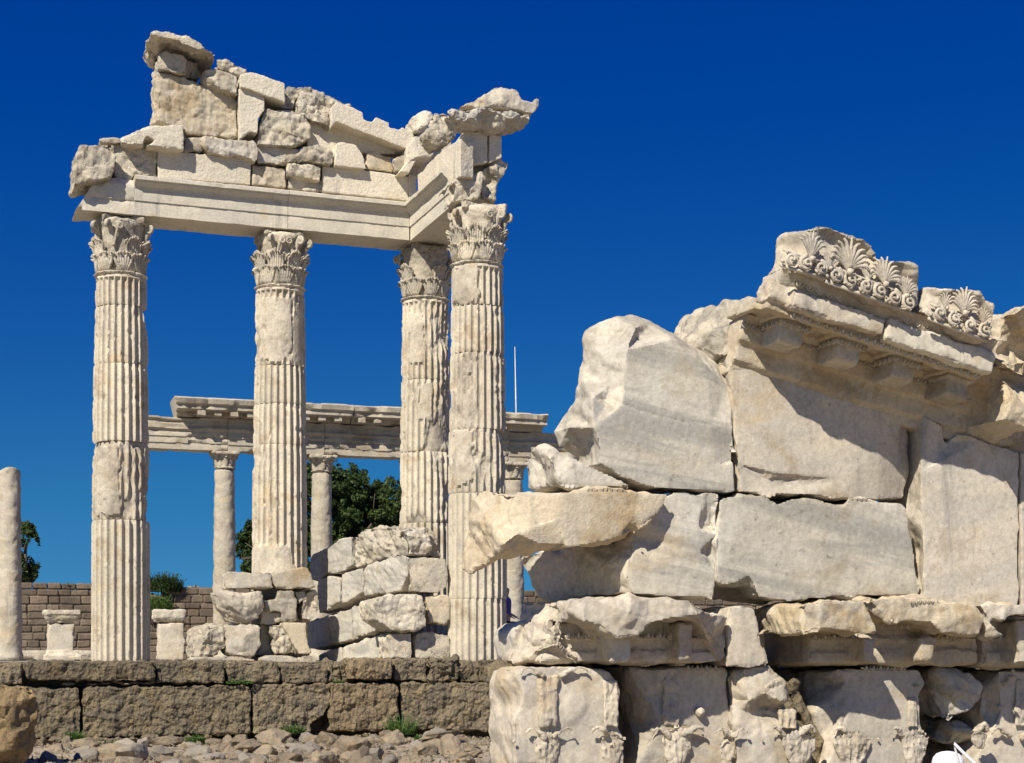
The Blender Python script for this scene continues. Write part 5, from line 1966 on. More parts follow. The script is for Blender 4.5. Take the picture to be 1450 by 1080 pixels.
def gutter(label, pts, seed, pal, scr, inner=(), eleaf=()):
    o = rb(label, pts, CREAM, Z2, .82, .38, inner=inner, rough=0.03, face=.5, wear=1.0, name='gutter_block', group='carved gutter blocks on the raking cornice', seed=seed)
    sol = Solid()
    pl = RUIN.o(.82)
    k = 0.3427

    def w(x_, y_, dd=0.0):
        return at(960 + x_ * k, 300 + y_ * k, pl, dd)
    for (x_, y_, s, sides, pet) in pal:
        c = w(x_, y_)
        palmette(sol, c, RK, (UP * .9 + RU * .35).normalized(), N, s, pet, sides)
    for (xa, ya, xb, yb, r, n) in scr:
        scrolls(sol, w(xa, ya), w(xb, yb), N, RU, r, n, seed)
    ch = from_solid(sol, 'palmette_carving', CREAM, None, o.location, jitter=0.010)
    ch.parent = o
    ch.location = (0, 0, 0)
    return o


gutter('carved gutter block with two palmettes, the highest stone of the ruin',
       [(395, 180, .3), (405, 140, .3), (440, 76, .2), (500, 66, .1), (570, 54), (640, 60), (700, 85), (790, 110), (812, 150), (830, 186), (900, 200), (950, 200), (1005, 210), (1010, 262), (1005, 330, .05), (995, 392, .05), (940, 402), (800, 362), (700, 322),
        (600, 284), (500, 252), (415, 238, .1), (402, 215, .25)], 1071,
       [(700, 250, .255, (-1, 1), 5), (848, 300, .205, (-1, 1), 5), (545, 195, .20, (-1, 1), 3), (620, 235, .13, (-1, 1), 3), (775, 290, .13, (-1, 1), 3), (935, 350, .15, (-1, 1), 4)],
       [(430, 188, 615, 242, .052, 3), (615, 250, 975, 388, .056, 6)],
       inner=[(640, 130, .10), (760, 180, .10), (900, 250, .08), (690, 270, .0), (850, 330, .0), (560, 130, .05)])
gutter('carved gutter block with one palmette, right of the highest stone',
       [(1000, 345, .1), (1010, 310, .1), (1100, 316), (1190, 310), (1250, 330), (1290, 365), (1315, 378), (1312, 440), (1300, 500), (1265, 542), (1180, 505), (1090, 460), (1000, 412)], 1072,
       [(1175, 420, .20, (-1, 1), 5), (1100, 400, .12, (-1, 1), 3), (1255, 465, .13, (-1, 1), 3)],
       [(1040, 408, 1290, 505, .052, 4)], inner=[(1230, 400, .08), (1080, 360, .05)])
rb('broken carved gutter block at the right edge above the tan corner piece',
   [(1305, 600, .2), (1325, 540, .2), (1330, 490, .2), (1350, 440, .15), (1395, 405), (1450, 380), (1560, 420), (1560, 640), (1430, 650), (1370, 640)], TAN, Z2, .70, .6,
   inner=[(1380, 560, .3), (1420, 500, .2), (1440, 600, .3)], rough=0.06, face=1.0, group='carved gutter blocks on the raking cornice', name='gutter_block')
# next piece of the cornice beyond the corona end
s0 = QL + 0.02


def cornice2():
    s = Solid()
    s.profile([(-.5, -.38), (.12, -.38), (.18, -.30), (.18, -.17), (.24, -.15), (.30, -.04), (.42, .05), (.50, .16), (.42, .24), (-.5, .26)], base_o, N, RU, RK * s0, RK * (s0 + 1.6))
    s.profile([(.10, -.30), (.62, -.30), (.64, -.10), (.5, 0.1), (.1, .1)], base_o, N, RU, RK * (s0 + .22), RK * (s0 + .50))
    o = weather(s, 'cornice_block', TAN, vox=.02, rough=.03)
    tag(o, 'orange-brown shaded cornice piece at the right edge, below the end of the raking cornice', 'cornice', 'blocks on top of the gable')
    e = Solid()
    eggs(e, base_o + RK * s0 + N * .25 + RU * -.10, base_o + RK * (s0 + 1.3) + N * .25 + RU * -.10, N, RU, .07, .08)
    c = from_solid(e, 'egg_and_dart', TAN, None, o.location, jitter=.006)
    c.parent = o
    c.location = (0, 0, 0)


cornice2()

# --- lower cornice blocks
GLC = 'broken cornice blocks under the gable'


def lowcorn(label, tops, bed, mat, seed, egg=(), stumps=()):
    s = Solid()
    for pts, off, th, inn in tops:
        s.traced(pts, RUIN.o(off), th, inn, (), .92)
    sb = Solid().traced(bed[0], RUIN.o(bed[1]), bed[2], (), (), .96)
    xs = [p[0] for p in bed[0]]
    sb.traced([(min(xs) + 8, 921), (max(xs), 921), (max(xs), 941), (min(xs) + 4, 941)], RUIN.o(bed[1] + .03), bed[2], (), (), .98)
    sb.traced([(min(xs) + 10, 900), (max(xs), 900), (max(xs), 909), (min(xs) + 10, 909)], RUIN.o(bed[1] + .04), .3, (), (), .98)
    for (xa, xb, ya, yb, off) in stumps:
        sb.traced([(xa, ya), (xb, ya), (xb - 6, yb), (xa + 2, yb)], RUIN.o(off), .5, (), (), .96)
    o = weather(s, 'cornice_block', mat, vox=.014, rough=.032, wear=1.0, nrm=tuple(N), face=.45, seed=seed)
    tag(o, label, 'cornice', GLC)
    b = weather(sb, 'bed_moulding', mat, vox=.018, rough=.018, wear=.8, nrm=tuple(N), face=.3, seed=seed + 50, loc=o.location.copy())
    b.parent = o
    b.location = (0, 0, 0)
    for (xa, xb, y, off, h) in egg:
        p0, p1 = at(xa, y, RUIN.o(off)), at(xb, y, RUIN.o(off))
        c = from_solid(eggs(Solid(), p0, p1, N, UP, h, h * 1.25), 'egg_and_dart', mat, None, o.location, jitter=.006)
        c.parent = o
        c.location = (0, 0, 0)
    return o


lowcorn('cornice block with a broken bulging top and white left side, lower left of the ruin',
        [(Z5([(215, 440, .8), (250, 350, .8), (300, 290, .7), (370, 210, .6), (400, 186, .5), (490, 184, .1), (560, 166), (870, 170), (1130, 176), (1240, 240, .1), (1345, 285, .3), (1350, 370, .35), (1328, 500, .4), (1290, 520, .4), (1180, 300, .05), (1060, 290),
              (960, 312), (900, 345), (860, 380), (740, 402), (690, 375), (640, 330), (560, 305), (470, 290, .1), (430, 350, .3), (440, 400, .3), (330, 490, .5), (240, 530, .7), (215, 500, .8)]), .55, 1.2,
          Z5([(470, 240, .05), (820, 260, -.06), (1000, 230, .0), (1190, 270, .0), (860, 350, .0)])),
         (Z5([(215, 520, .5), (240, 470, .45), (330, 440, .3), (420, 400, .2), (560, 520, .3), (520, 535, .3), (215, 535, .5)]), .48, .9, ())],
        (Z5([(300, 530), (400, 320), (560, 280), (1250, 280), (1290, 400), (1280, 536)]), .12, .9), CREAM, 1101,
        egg=[(798, 868, 905, .19, .06), (910, 958, 905, .19, .06), (985, 1000, 905, .19, .06)], stumps=[(862, 900, 890, 938, .38), (960, 985, 880, 938, .34)])
rb('smooth dark shaded block behind the left end of the bulging cornice block',
   [(155, 385, .1), (185, 345), (250, 300), (320, 285), (320, 535), (205, 535), (175, 470, .05)], GREYM, Z5, -.45, .5, group=GLC, name='cornice_block', rough=.02)
lowcorn('long cornice block with a pale broken edge and carved notch, lower right of the ruin',
        [(Z6([(370, 215, .1), (380, 188, .05), (400, 176), (650, 156), (698, 155), (730, 230), (765, 320), (700, 345), (640, 335), (600, 325), (500, 318), (395, 335), (385, 290, .05)]), .55, 1.0, ()),
         (Z6([(700, 160), (860, 146), (1028, 150), (1030, 260), (1000, 278), (830, 278), (770, 235), (735, 200)]), .50, .9, ()),
         (Z6([(1025, 175), (1180, 168), (1225, 190), (1240, 240), (1235, 320), (1190, 335), (1060, 332), (1010, 285)]), .50, .9, Z6([(1150, 250, -.04)]))],
        (Z6([(400, 200), (700, 180), (1235, 200), (1240, 484), (430, 486)]), .12, .9), TAN, 1102,
        egg=[(1148, 1215, 907, .19, .06), (1245, 1290, 890, .30, .045), (1322, 1372, 906, .19, .06), (1287, 1322, 853, .505, .028)],
        stumps=[(1222, 1245, 900, 940, .36), (1302, 1330, 900, 940, .36)])
lowcorn('cornice block at the far lower right, cut by the picture edge',
        [(Z6([(1232, 240, .1), (1215, 200, .05), (1235, 188), (1420, 176), (1600, 180), (1600, 240), (1420, 245), (1330, 260), (1280, 265), (1370, 340), (1270, 350, .05)]), .52, 1.0, ())],
        (Z6([(1245, 220), (1600, 200), (1600, 490), (1245, 486)]), .12, .9), CREAM, 1103,
        egg=[(1400, 1445, 907, .19, .06)], stumps=[(1440, 1470, 880, 940, .36)])
rb('upright squared post block with a pointed shadow, between the two lower cornice blocks',
   [(30, 488), (32, 300), (40, 195), (100, 188), (178, 202), (182, 290), (190, 370), (225, 440), (240, 484)], CREAM, Z6, .20, .7, group=GLC, rough=.03, face=.2, name='post_block')
rb('small dark stump behind the upright post block', [(150, 300), (200, 290), (240, 480), (180, 486)], CREAM, Z6, -.25, .5, group=GLC, name='post_block')


# --- row of pilaster capitals
def wpt(px, py, off, dd=0):
    return at(px, py, RUIN.o(off), dd)


def cap_carving(o, mat, leaves=(), stems=(), curls=(), eggsd=(), knobs=(), off=0.0):
    def part(g, name, vox=.010):
        ch = weather(g, name, mat, vox=vox, rough=.012, fscale=7, loc=o.location.copy(), wear=.6)
        ch.parent = o
        ch.location = (0, 0, 0)
    for (px, py, wpx, hpx, curl, dd) in leaves:
        c = wpt(px, py, off, dd)
        k = c.y / F
        L, W = hpx * k, wpx * k
        g = Solid()
        fan(g, c + N * .004, A, N, UP, L * 1.12, W * 1.1, 9, .02, .018, .050)
        fan(g, c + N * .012, A, N, UP, L * .78, W * .75, 4, .03, .018, .060)
        part(g, 'acanthus_leaf', .009)
    for (x0, x1, y0, y1, d) in stems:
        s = Solid()
        for q in range(3):
            u = (q + .5) / 3
            s.add(*tube([wpt(x0 + (x1 - x0) * u, y0, off, .02), wpt(x0 + (x1 - x0) * u, (y0 + y1) / 2, off, -.0), wpt(x0 + (x1 - x0) * u, y1, off, -.01)], [(x1 - x0) * .19 * 12.5 / F] * 3, 8, 1.0))
        part(s, 'stem')
    for (px, py, r, hand, out) in curls:
        k = wpt(px, py, off).y / F
        path = []
        for u, h in ((0, -8), (.25, -3), (.5, 3), (.75, 6), (.95, 3), (1.05, -4)):
            path.append(wpt(px, py, off) + A * (hand * r * k * u) + UP * (h * k) + N * (out * .33 * math.sin(u * 2.2) + .004))
        s = Solid()
        s.add(*tube(path, [5.5 * k, 5.5 * k, 5 * k, 4 * k, 3 * k, 2 * k], 8, 1.0))
        part(s, 'curled_leaf_tip')
    for (px, py, r) in knobs:
        r *= .7
        k = wpt(px, py, off).y / F
        lt = lathe([(r * k * .3, -r * k * .9), (r * k * .8, -r * k * .5), (r * k, 0), (r * k * .8, r * k * .5), (r * k * .3, r * k * .9)], 12)
        s = Solid()
        s.add([wpt(px, py, off) + v for v in lt.v], lt.f)
        part(s, 'knob')
    for (xa, xb, y, h) in eggsd:
        ch = from_solid(eggs(Solid(), wpt(xa, y, off), wpt(xb, y, off), N, UP, h, h * 1.3), 'egg_and_dart', mat, None, o.location, jitter=.006)
        ch.parent = o
        ch.location = (0, 0, 0)


GPC = 'pilaster capitals along the foot of the ruin'


def pc(label, pts, mat, off, thick, inner=(), z=Z5, **kw):
    kw.setdefault('rough', .028)
    kw.setdefault('face', .22)
    return rb(label, pts, mat, z, off, thick, inner=inner, group=GPC, name='pilaster_capital', cat='capital', **kw)


o = pc('leftmost carved pilaster capital with a bluish white left side and a rough square scar',
       [(35, 900, .5), (42, 760, .5), (50, 640, .45), (90, 562, .35), (130, 546, .2), (220, 545), (400, 540), (560, 545), (700, 562), (745, 640), (750, 870), (775, 920), (782, 1060), (782, 1100), (45, 1100, .5)], CREAM, .20, .9,
       inner=[(190, 600, .0), (185, 800, .0), (190, 1080, .0), (120, 750, .3), (230, 700, -.02), (215, 780, .0), (500, 685, -.014), (555, 695, -.014), (572, 760, -.014), (525, 815, -.014), (480, 775, -.014), (478, 725, -.014), (460, 700, 0), (590, 690, 0), (545, 835, 0), (450, 740, 0), (600, 740, 0)], seed=1201, wear=.8)
cap_carving(o, CREAM, leaves=[(774, 1090, 36, 58, .9, .02), (866, 1090, 32, 58, .9, .02)], stems=[(762, 790, 957, 1030, 0), (854, 876, 962, 1030, 0)],
            curls=[(772, 1036, 30, -1, .10), (780, 1036, 30, 1, .12), (862, 1034, 28, -1, .12), (770, 950, 34, -1, .05), (790, 950, 44, 1, .06)], knobs=[(815, 1046, 6), (728, 1050, 5), (703, 1062, 4)], off=.22)
o = pc('second pilaster capital, its upper half in deep shadow',
       [(750, 700, .3), (758, 560, .3), (800, 548, .05), (1080, 545), (1335, 545), (1343, 690), (1360, 800), (1380, 900), (1384, 1100), (830, 1100), (832, 920, .1), (800, 850, .2)], CREAM, .02, .8,
       inner=[(870, 700, .02), (960, 700, .02), (985, 560, -.05), (975, 850, -.05), (1080, 700, -.02), (1190, 780, .0), (1200, 640, .02)], seed=1202)
cap_carving(o, CREAM, leaves=[(958, 1090, 40, 66, .9, .0), (1036, 1090, 26, 60, .9, .02)], stems=[(938, 962, 946, 1028, 0)],
            curls=[(950, 1036, 32, -1, .08), (962, 1034, 34, 1, .16), (1034, 1036, 26, -1, .14)], knobs=[(992, 1008, 10), (995, 1040, 7)], eggsd=[(968, 1020, 950, .05)], off=.05)
o = pc('third carved pilaster capital with a broken crown, narrowest of the row',
       [(45, 640, .1), (45, 520, .1), (110, 492), (220, 490), (290, 545), (342, 604), (338, 645), (325, 680), (370, 720), (410, 780), (440, 850), (445, 990), (70, 990), (75, 830), (50, 740, .05)], CREAM, .14, .7, z=Z6,
       inner=[(110, 545, .0), (290, 560, -.05), (300, 650, -.08), (200, 600, -.05), (130, 660, -.02), (210, 690, .1), (110, 700, .05), (330, 700, .05)], seed=1203, rough=.05)
cap_carving(o, CREAM, leaves=[(1131, 1090, 46, 60, .8, .0), (1028, 1090, 22, 46, .9, .02)], stems=[(1100, 1128, 1004, 1032, 0)],
            curls=[(1112, 1034, 24, -1, .08), (1128, 1034, 24, 1, .12), (1036, 1036, 20, 1, .1)], knobs=[(1079, 1046, 6)], off=.16)
o = pc('fourth carved pilaster capital with two fanned leaves under a zigzag shadow',
       [(440, 700, .1), (400, 600, .35), (400, 530, .35), (420, 508, .3), (560, 494), (660, 490), (950, 494), (976, 560), (955, 620), (962, 780), (968, 990), (500, 990), (480, 830, .1)], CREAM, .04, .8, z=Z6,
       inner=[(600, 700, -.02), (700, 650, .0), (860, 600, .0), (860, 800, .0), (600, 560, .02)], seed=1204)
cap_carving(o, CREAM, leaves=[(1206, 1092, 52, 62, .7, .0), (1294, 1092, 40, 64, .7, .0)], stems=[(1284, 1300, 985, 1030, 0)],
            curls=[(1206, 1036, 30, -1, .06), (1280, 1036, 24, -1, .08)], knobs=[(1242, 1046, 6), (1297, 972, 9)], eggsd=[(1222, 1282, 950, .05)], off=.06)
o = pc('rough broken capital fragment leaning in the dark gap, fifth of the row',
       [(1003, 520, .1), (1030, 498, .05), (1190, 505), (1215, 530), (1256, 580), (1250, 640), (1200, 700), (1120, 735), (1090, 742), (1040, 700, .1), (1005, 600, .1)], GREYM, .05, .6, z=Z6, rough=.06, face=1.0,
       inner=[(1130, 600, -.05)])
o = pc('dark pointed fragment lying under the leaning capital fragment',
       [(970, 805, .2), (1040, 765, .1), (1110, 742), (1230, 760), (1290, 790), (1240, 850), (1180, 860), (1090, 850), (1000, 830, .1)], GREYM, -.22, .5, z=Z6, rough=.07, face=1.0, inner=[(1110, 790, -.08), (1200, 800, -.1)])
cap_carving(o, CREAM, leaves=[(1385, 1062, 26, 30, .9, -.02)], curls=[(1378, 1030, 20, 1, .08)], off=.16)
o = pc('last pilaster capital cut by the right edge, with a tall ribbed stem',
       [(1250, 600, .1), (1290, 540, .05), (1330, 500), (1600, 495), (1600, 990), (1180, 990), (1210, 940), (1240, 870), (1290, 800), (1240, 700, .05)], CREAM, -.02, .8, z=Z6,
       inner=[(1330, 560, .0), (1340, 700, .0), (1260, 700, .1)], seed=1206)
cap_carving(o, CREAM, stems=[(1436, 1452, 960, 1030, 0)], curls=[(1430, 1036, 34, -1, .12), (1444, 1036, 30, 1, .12), (1418, 962, 26, 1, .04)], knobs=[(1434, 950, 8), (1415, 1000, 7)], off=.0)

# the brown packing stone between the third and fourth capitals
rb('reddish brown packing stone between the third and fourth capitals', [(318, 552), (385, 545), (402, 620), (440, 700), (480, 760), (510, 840), (500, 990), (420, 990), (420, 760), (340, 680)], BROWN, Z6, -.05, .5, group=GPC,
   rough=.08, face=1.0, name='packing_stone', vox=.024)

# small white capital standing behind the gap
q = at(1103, 935, RUIN.o(-2.2))
t = empty('column_capital', (q.x, q.y, 0))
tag(t, 'bright white leafy column capital seen through the gap between the cornice blocks', 'capital')
z1_, z0_ = zat(874, q.y), zat(975, q.y)
cp = weather(lathe([(.36, z0_), (.36, z0_ + .2), (.42, z0_ + .45), (.5, z1_)], 40), 'bell', MARBLE, vox=.025, rough=.02, parent=t, loc=V((0, 0, 0)))
for i in range(8):
    a = i * math.pi / 4 + .35
    rad = V((math.cos(a), math.sin(a), 0))
    g = place(leaf(.32, .26, 1.2, 4), rad * .37 + UP * z0_, V((-rad.y, rad.x, 0)), rad, UP)
    from_solid(g, 'acanthus_leaf', MARBLE, t, V((0, 0, 0)), jitter=.02)
    sol = Solid()
    path = [rad * (.39 + .10 * (k / 8) ** 2) + V((-rad.y, rad.x, 0)) * (.10 * (k / 8)) + UP * (z0_ + .22 + .22 * k / 8) for k in range(9)]
    sp = spiral(path[-1] + V((-rad.y, rad.x, 0)) * .03 - UP * .05, V((-rad.y, rad.x, 0)), UP, .055, 1.4, math.pi * .6, -1)
    sol.add(*tube(path[:-1] + sp, .018, 6, 1.3))
    from_solid(sol, 'volute', MARBLE, t, V((0, 0, 0)), jitter=.01)
s = Solid().prism([V((math.cos(a) * .34, math.sin(a) * .34, 0)) for a in [k * math.pi / 12 for k in range(24)]], UP * (z0_ + .01))
weather(s, 'support', STOA, vox=.04, rough=.02, parent=t, loc=V((0, 0, 0)))

# white stump and pink masonry far behind the gap
q = at(1109, 900, Plane(WP0, SN).o(1.2))
s = Solid().prism([q * 1.0 - UP * (q.z - TERR) + V((math.cos(a) * .30, math.sin(a) * .30, 0)) for a in [k * math.pi / 12 for k in range(24)]], UP * (zat(864, q.y) - TERR))
o = weather(s, 'column_stump', STOA, vox=.04, rough=.02)
tag(o, 'short pale column stump far behind, in the slit between the cornice blocks', 'column stump')

# long footing under the capitals and behind them
fz = at(1000, 1100, RUIN.o(0)).z


def footing():
    for i, (a, b) in enumerate(((-.85, 1.25), (1.26, 3.2), (3.21, 5.6))):
        s = Solid()
        c = V((0.39, 12.0, 0)) + A * ((a + b) / 2) - N * 0.35
        s.box(c + UP * (fz - .02) * .5, (b - a) / 2, .62, (fz - .02) / 2, A, N, UP)
        o = weather(s, 'footing_block', BROWN, vox=.05, rough=.05)
        tag(o, ('left', 'middle', 'right')[i] + ' brown footing block carrying the row of carved capitals', 'stone block', 'footing blocks of the ruin')
    # dark rubble core filling the inside of the ruin between the capitals
    s = Solid()
    c = V((0.39, 12.0, 0)) + A * 2.6 - N * 0.62
    s.box(c + UP * (fz + .45), 2.9, .18, .45, A, N, UP)
    o = weather(s, 'rubble_backing', BROWN, vox=.05, rough=.12, face=1.0)
    tag(o, 'dark rubble backing behind the row of carved capitals', 'masonry')


footing()

# ================================================================ PEOPLE
SKIN = plain_mat('skin', (0.50, 0.31, 0.22), 0.6)
PURPLE = plain_mat('purple_cloth', (0.10, 0.07, 0.28), 0.85)
BLACKC = plain_mat('black_cloth', (0.018, 0.018, 0.022), 0.85)
WHITEC = plain_mat('white_cloth', (0.80, 0.80, 0.82), 0.8, .15, (0.76, 0.77, 0.80))
HAIR = plain_mat('dark_hair', (0.03, 0.022, 0.016), 0.6)
BLUEC = plain_mat('blue_cloth', (0.12, 0.18, 0.30), 0.85)


def skinned(name, mat, joints, bones, parent, root=0, sub=2):
    me = bpy.data.meshes.new(name)
    me.from_pydata([j[0] for j in joints], bones, [])
    o = bpy.data.objects.new(name, me)
    COL.objects.link(o)
    sk = o.modifiers.new('skin', 'SKIN')
    sk.use_smooth_shade = True
    ss = o.modifiers.new('sub', 'SUBSURF')
    ss.levels = ss.render_levels = sub
    for i, j in enumerate(joints):
        r = j[1]
        me.skin_vertices[0].data[i].radius = r if hasattr(r, '__len__') else (r, r)
        me.skin_vertices[0].data[i].use_root = (i == root)
    dg = bpy.context.evaluated_depsgraph_get()
    m2 = bpy.data.meshes.new_from_object(o.evaluated_get(dg), depsgraph=dg)
    bpy.data.objects.remove(o)
    m2.name = name
    return link_mesh(name, m2, mat, parent, V((0, 0, 0)))


def hand_joints(w, d, joints, bones, wi):
    """palm, five fingers from wrist index wi at w going along d"""
    side = V((0, 1, 0)) if abs(d.y) < .7 else V((1, 0, 0))
    pi_ = len(joints)
    joints.append((tuple(w + d * .05), (.022, .036)))
    bones.append((wi, pi_))
    for k in range(4):
        b = len(joints)
        o = side * (-.027 + .018 * k)
        ln = (.060, .072, .068, .052)[k]
        bend = V((0.35, 0, 0)) if abs(d.x) < .7 else V((0, 0, -.35))
        joints.append((tuple(w + d * .085 + o), .0095))
        joints.append((tuple(w + d * (.085 + ln * .5) + o + bend * ln * .25), .0085))
        joints.append((tuple(w + d * (.085 + ln * .9) + o + bend * ln * .9), .007))
        bones += [(pi_, b), (b, b + 1), (b + 1, b + 2)]
    b = len(joints)
    joints.append((tuple(w + d * .035 - side * .035), .011))
    joints.append((tuple(w + d * .075 - side * .052), .009))
    bones += [(pi_, b), (b, b + 1)]


def standing_person():
    c = at(716, 900, Plane(V((0, 36.4, 0)), V((0, -1, 0))))
    t = empty('person', (c.x, c.y, TERR))
    t.rotation_euler = (0, 0, R(75))
    tag(t, 'person in a purple top and black trousers, mostly hidden behind the nearest fluted column', 'person')
    J, B = [], []

    def j(p, r):
        J.append((p, r))
        return len(J) - 1
    pel = j((0, 0, .93), (.15, .11))
    ch = j((0, -.01, 1.22), (.15, .10))
    shd = j((0, 0, 1.40), (.13, .08))
    nk = j((0, 0, 1.48), .055)
    h0 = j((0, -.015, 1.56), (.075, .085))
    h1 = j((0, -.01, 1.66), (.072, .088))
    B += [(pel, ch), (ch, shd), (shd, nk), (nk, h0), (h0, h1)]
    for sg in (-1, 1):
        hp = j((sg * .09, 0, .86), .085)
        kn = j((sg * .10, -.03 * sg, .48), .058)
        an = j((sg * .10, .02, .09), .038)
        to = j((sg * .11, -.14, .035), .034)
        B += [(pel, hp), (hp, kn), (kn, an), (an, to)]
        sh = j((sg * .18, 0, 1.38), .052)
        el = j((sg * .235, .04, 1.12), .038)
        wr = j((sg * .21, -.14, 1.02), .024)
        B += [(shd, sh), (sh, el), (el, wr)]
        hand_joints(V((sg * .21, -.14, 1.02)), V((0, -.85, -.5)).normalized(), J, B, wr)
    body = skinned('body', SKIN, J, B, t, 0)
    top = skinned('purple_top', PURPLE, [((0, 0, .93), (.175, .135)), ((0, -.01, 1.22), (.17, .12)), ((0, 0, 1.39), (.15, .095)), ((.19, 0, 1.37), .068), ((.24, .035, 1.15), .055), ((-.19, 0, 1.37), .068), ((-.24, .035, 1.15), .055)],
                  [(0, 1), (1, 2), (2, 3), (3, 4), (2, 5), (5, 6)], t)
    tr = skinned('black_trousers', BLACKC, [((0, 0, .90), (.165, .125)), ((.09, 0, .82), .105), ((.10, -.03, .48), .078), ((.10, .02, .10), .06), ((-.09, 0, .82), .105), ((-.10, .03, .48), .078), ((-.10, .02, .10), .06)],
                 [(0, 1), (1, 2), (2, 3), (0, 4), (4, 5), (5, 6)], t)
    hr = skinned('hair', HAIR, [((0, .02, 1.69), (.085, .095)), ((0, .05, 1.60), (.08, .07)), ((0, .06, 1.50), (.06, .04))], [(0, 1), (1, 2)], t)


def head_features(parent, c, fwd, mat):
    """nose, ears, lips modelled on the head"""
    rt = V((-fwd.y, fwd.x, 0))
    s = Solid()
    s.add(*tube([c + fwd * .092 + UP * .02, c + fwd * .112 - UP * .012, c + fwd * .095 - UP * .022], [.008, .014, .008], 8))
    s.add(*tube([c + fwd * .092 - UP * .055 - rt * .022, c + fwd * .100 - UP * .052, c + fwd * .092 - UP * .055 + rt * .022], [.004, .008, .004], 8))
    for sg in (-1, 1):
        s.add(*tube([c + rt * sg * .078 + UP * .02, c + rt * sg * .088, c + rt * sg * .080 - UP * .03], [.010, .016, .008], 8))
    o = from_solid(s, 'face_features', mat, parent, V((0, 0, 0)))
    e = Solid()
    for sg in (-1, 1):
        e.add([c + fwd * .084 + rt * sg * .032 + UP * .012 + v * 1.0 for v in lathe([(.002, -.009), (.009, -.004), (.011, 0), (.009, .004), (.002, .009)], 10).v], lathe([(1, 0), (1, 1), (1, 2), (1, 3), (1, 4)], 10).f)
    from_solid(e, 'eyes', BLACKC, parent, V((0, 0, 0)))


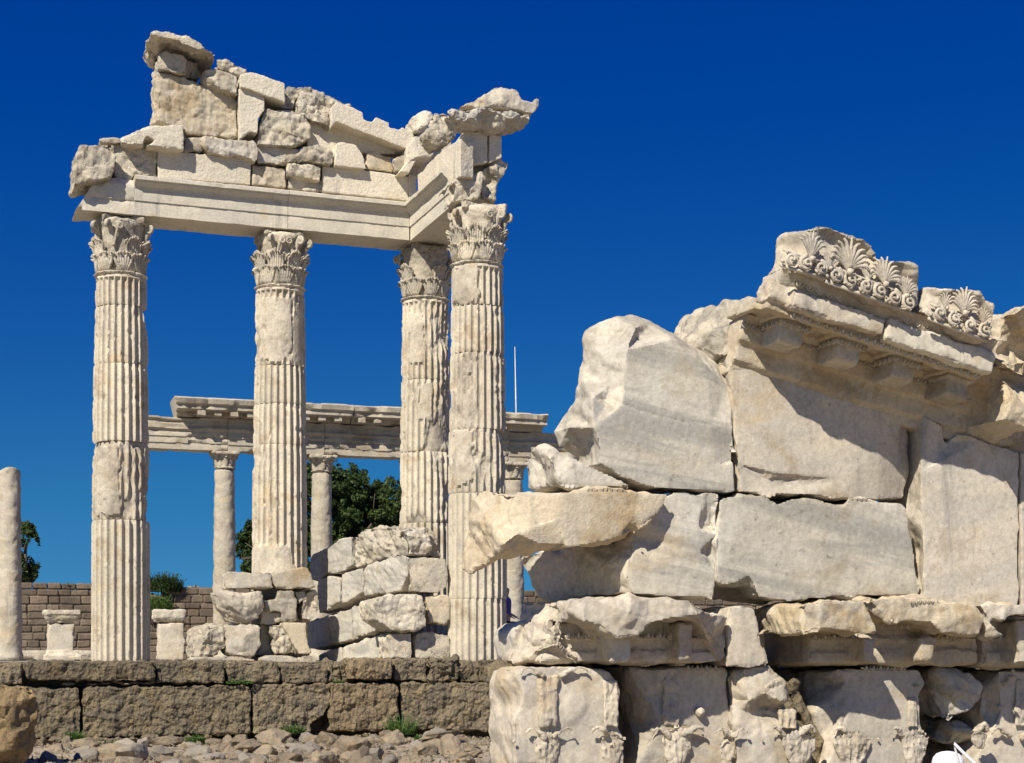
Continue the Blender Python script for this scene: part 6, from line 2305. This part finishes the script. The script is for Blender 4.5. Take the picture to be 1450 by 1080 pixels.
def seated_person():
    D = 10.6
    c = V(((1344 - CX) / F * D, D, 0))
    ztop = zat(1065, D)
    t = empty('person', (c.x, c.y, 0))
    tag(t, 'person in a white cap at the bottom right, only the cap in view', 'person')
    hz = ztop - 0.13
    J, B = [], []

    def j(p, r):
        J.append((p, r))
        return len(J) - 1
    s = (hz - .12)      # seated height scale
    pel = j((0, 0, .13), (.15, .13))
    ch = j((0, .02, s * .55), (.14, .10))
    shd = j((0, .02, s * .80), (.12, .075))
    nk = j((0, .02, s * .95), .05)
    h0 = j((0, .03, hz - .04), (.07, .08))
    h1 = j((0, .03, hz + .04), (.072, .088))
    B += [(pel, ch), (ch, shd), (shd, nk), (nk, h0), (h0, h1)]
    for sg in (-1, 1):
        hp = j((sg * .10, .06, .13), .085)
        kn = j((sg * .14, .38, .34), .056)
        an = j((sg * .12, .62, .07), .038)
        to = j((sg * .12, .76, .04), .034)
        B += [(pel, hp), (hp, kn), (kn, an), (an, to)]
        sh = j((sg * .17, .02, s * .78), .05)
        el = j((sg * .22, .14, s * .50), .036)
        wr = j((sg * .16, .34, .40), .024)
        B += [(shd, sh), (sh, el), (el, wr)]
        hand_joints(V((sg * .16, .34, .40)), V((-sg * .2, .9, -.1)).normalized(), J, B, wr)
    skinned('body', SKIN, J, B, t, 0)
    head_features(t, V((0, .03, hz)), V((0, 1, 0)), SKIN)
    skinned('shirt', BLUEC, [((0, 0, .16), (.17, .15)), ((0, .02, s * .55), (.16, .12)), ((0, .02, s * .79), (.14, .09)), ((.18, .02, s * .77), .062), ((.22, .13, s * .54), .05), ((-.18, .02, s * .77), .062), ((-.22, .13, s * .54), .05)],
            [(0, 1), (1, 2), (2, 3), (3, 4), (2, 5), (5, 6)], t)
    # cap: domed crown of panels, button, brim pointing away from the camera
    s_ = Solid()
    prof = [(.104, hz - .01), (.106, hz + .02), (.104, hz + .06), (.094, hz + .095), (.072, hz + .120), (.04, hz + .132), (.012, hz + .136)]
    cr = lathe(prof, 48)
    for v in cr.v:
        a = math.atan2(v.y, v.x)
        k = 1 - .03 * (1 if abs((a * 6 / 6.283) % 1 - .5) > .46 else 0)
        v.x *= k
        v.y = v.y * k * 1.12 + .03
    cp = from_solid(cr, 'cap', WHITEC, t, V((0, 0, 0)))
    s_.add(*tube([V((-.085, .12, hz + .01)), V((-.06, .20, hz + .0)), V((0, .225, hz + .005)), V((.06, .20, hz + .0)), V((.085, .12, hz + .01))], [.006, .012, .014, .012, .006], 8, 1.0))
    s_.add([V((x * .1, .11 + y, hz + .012 - abs(x) * .012 + z)) for z in (0, -.006) for x, y in ((-.95, 0), (-.7, .08), (0, .115), (.7, .08), (.95, 0))],
           [(0, 1, 2, 3, 4), (9, 8, 7, 6, 5), (0, 5, 6, 1), (1, 6, 7, 2), (2, 7, 8, 3), (3, 8, 9, 4), (4, 9, 5, 0)])
    b = from_solid(s_, 'brim', WHITEC, cp, V((0, 0, 0)))
    return c


standing_person()
pc_ = seated_person()
# bag with a stiff white handle loop beside the person
D = 10.4
hx = [(1352, 1052), (1376, 1078)]
pA, pB = tpx(1351, 1053, D), tpx(1378, 1079, D)
t = empty('bag', (pB.x - .02, D, 0))
tag(t, 'bag with a stiff white handle loop leaning up beside the white cap', 'bag')
s = Solid()
s.box(V((0.05, 0, .24)), .20, .09, .24, V((1, 0, 0)), V((0, 1, 0)), UP)
weather(s, 'pouch', BLACKC, vox=.03, rough=.03, parent=t, loc=V((0, 0, 0)), wear=1.0)
a0 = V((pA.x - t.location.x, 0, pA.z))
b0 = V((pB.x - t.location.x, 0, pB.z))
c0 = tpx(1359, 1074, D)
c0 = V((c0.x - t.location.x, 0.05, c0.z))
s = Solid()
dn = (b0 - a0)
path = [V((.16, 0, .46)), b0 + dn * .6, b0, a0.lerp(b0, .4), a0 + UP * .003, a0.lerp(c0, .3), c0, V((.0, .06, .46))]
s.add(*tube(path, [.006, .007, .0075, .0075, .007, .006, .006, .006], 8, 1.4))
from_solid(s, 'handle', WHITEC, t, V((0, 0, 0)))
bpy.context.view_layer.update()
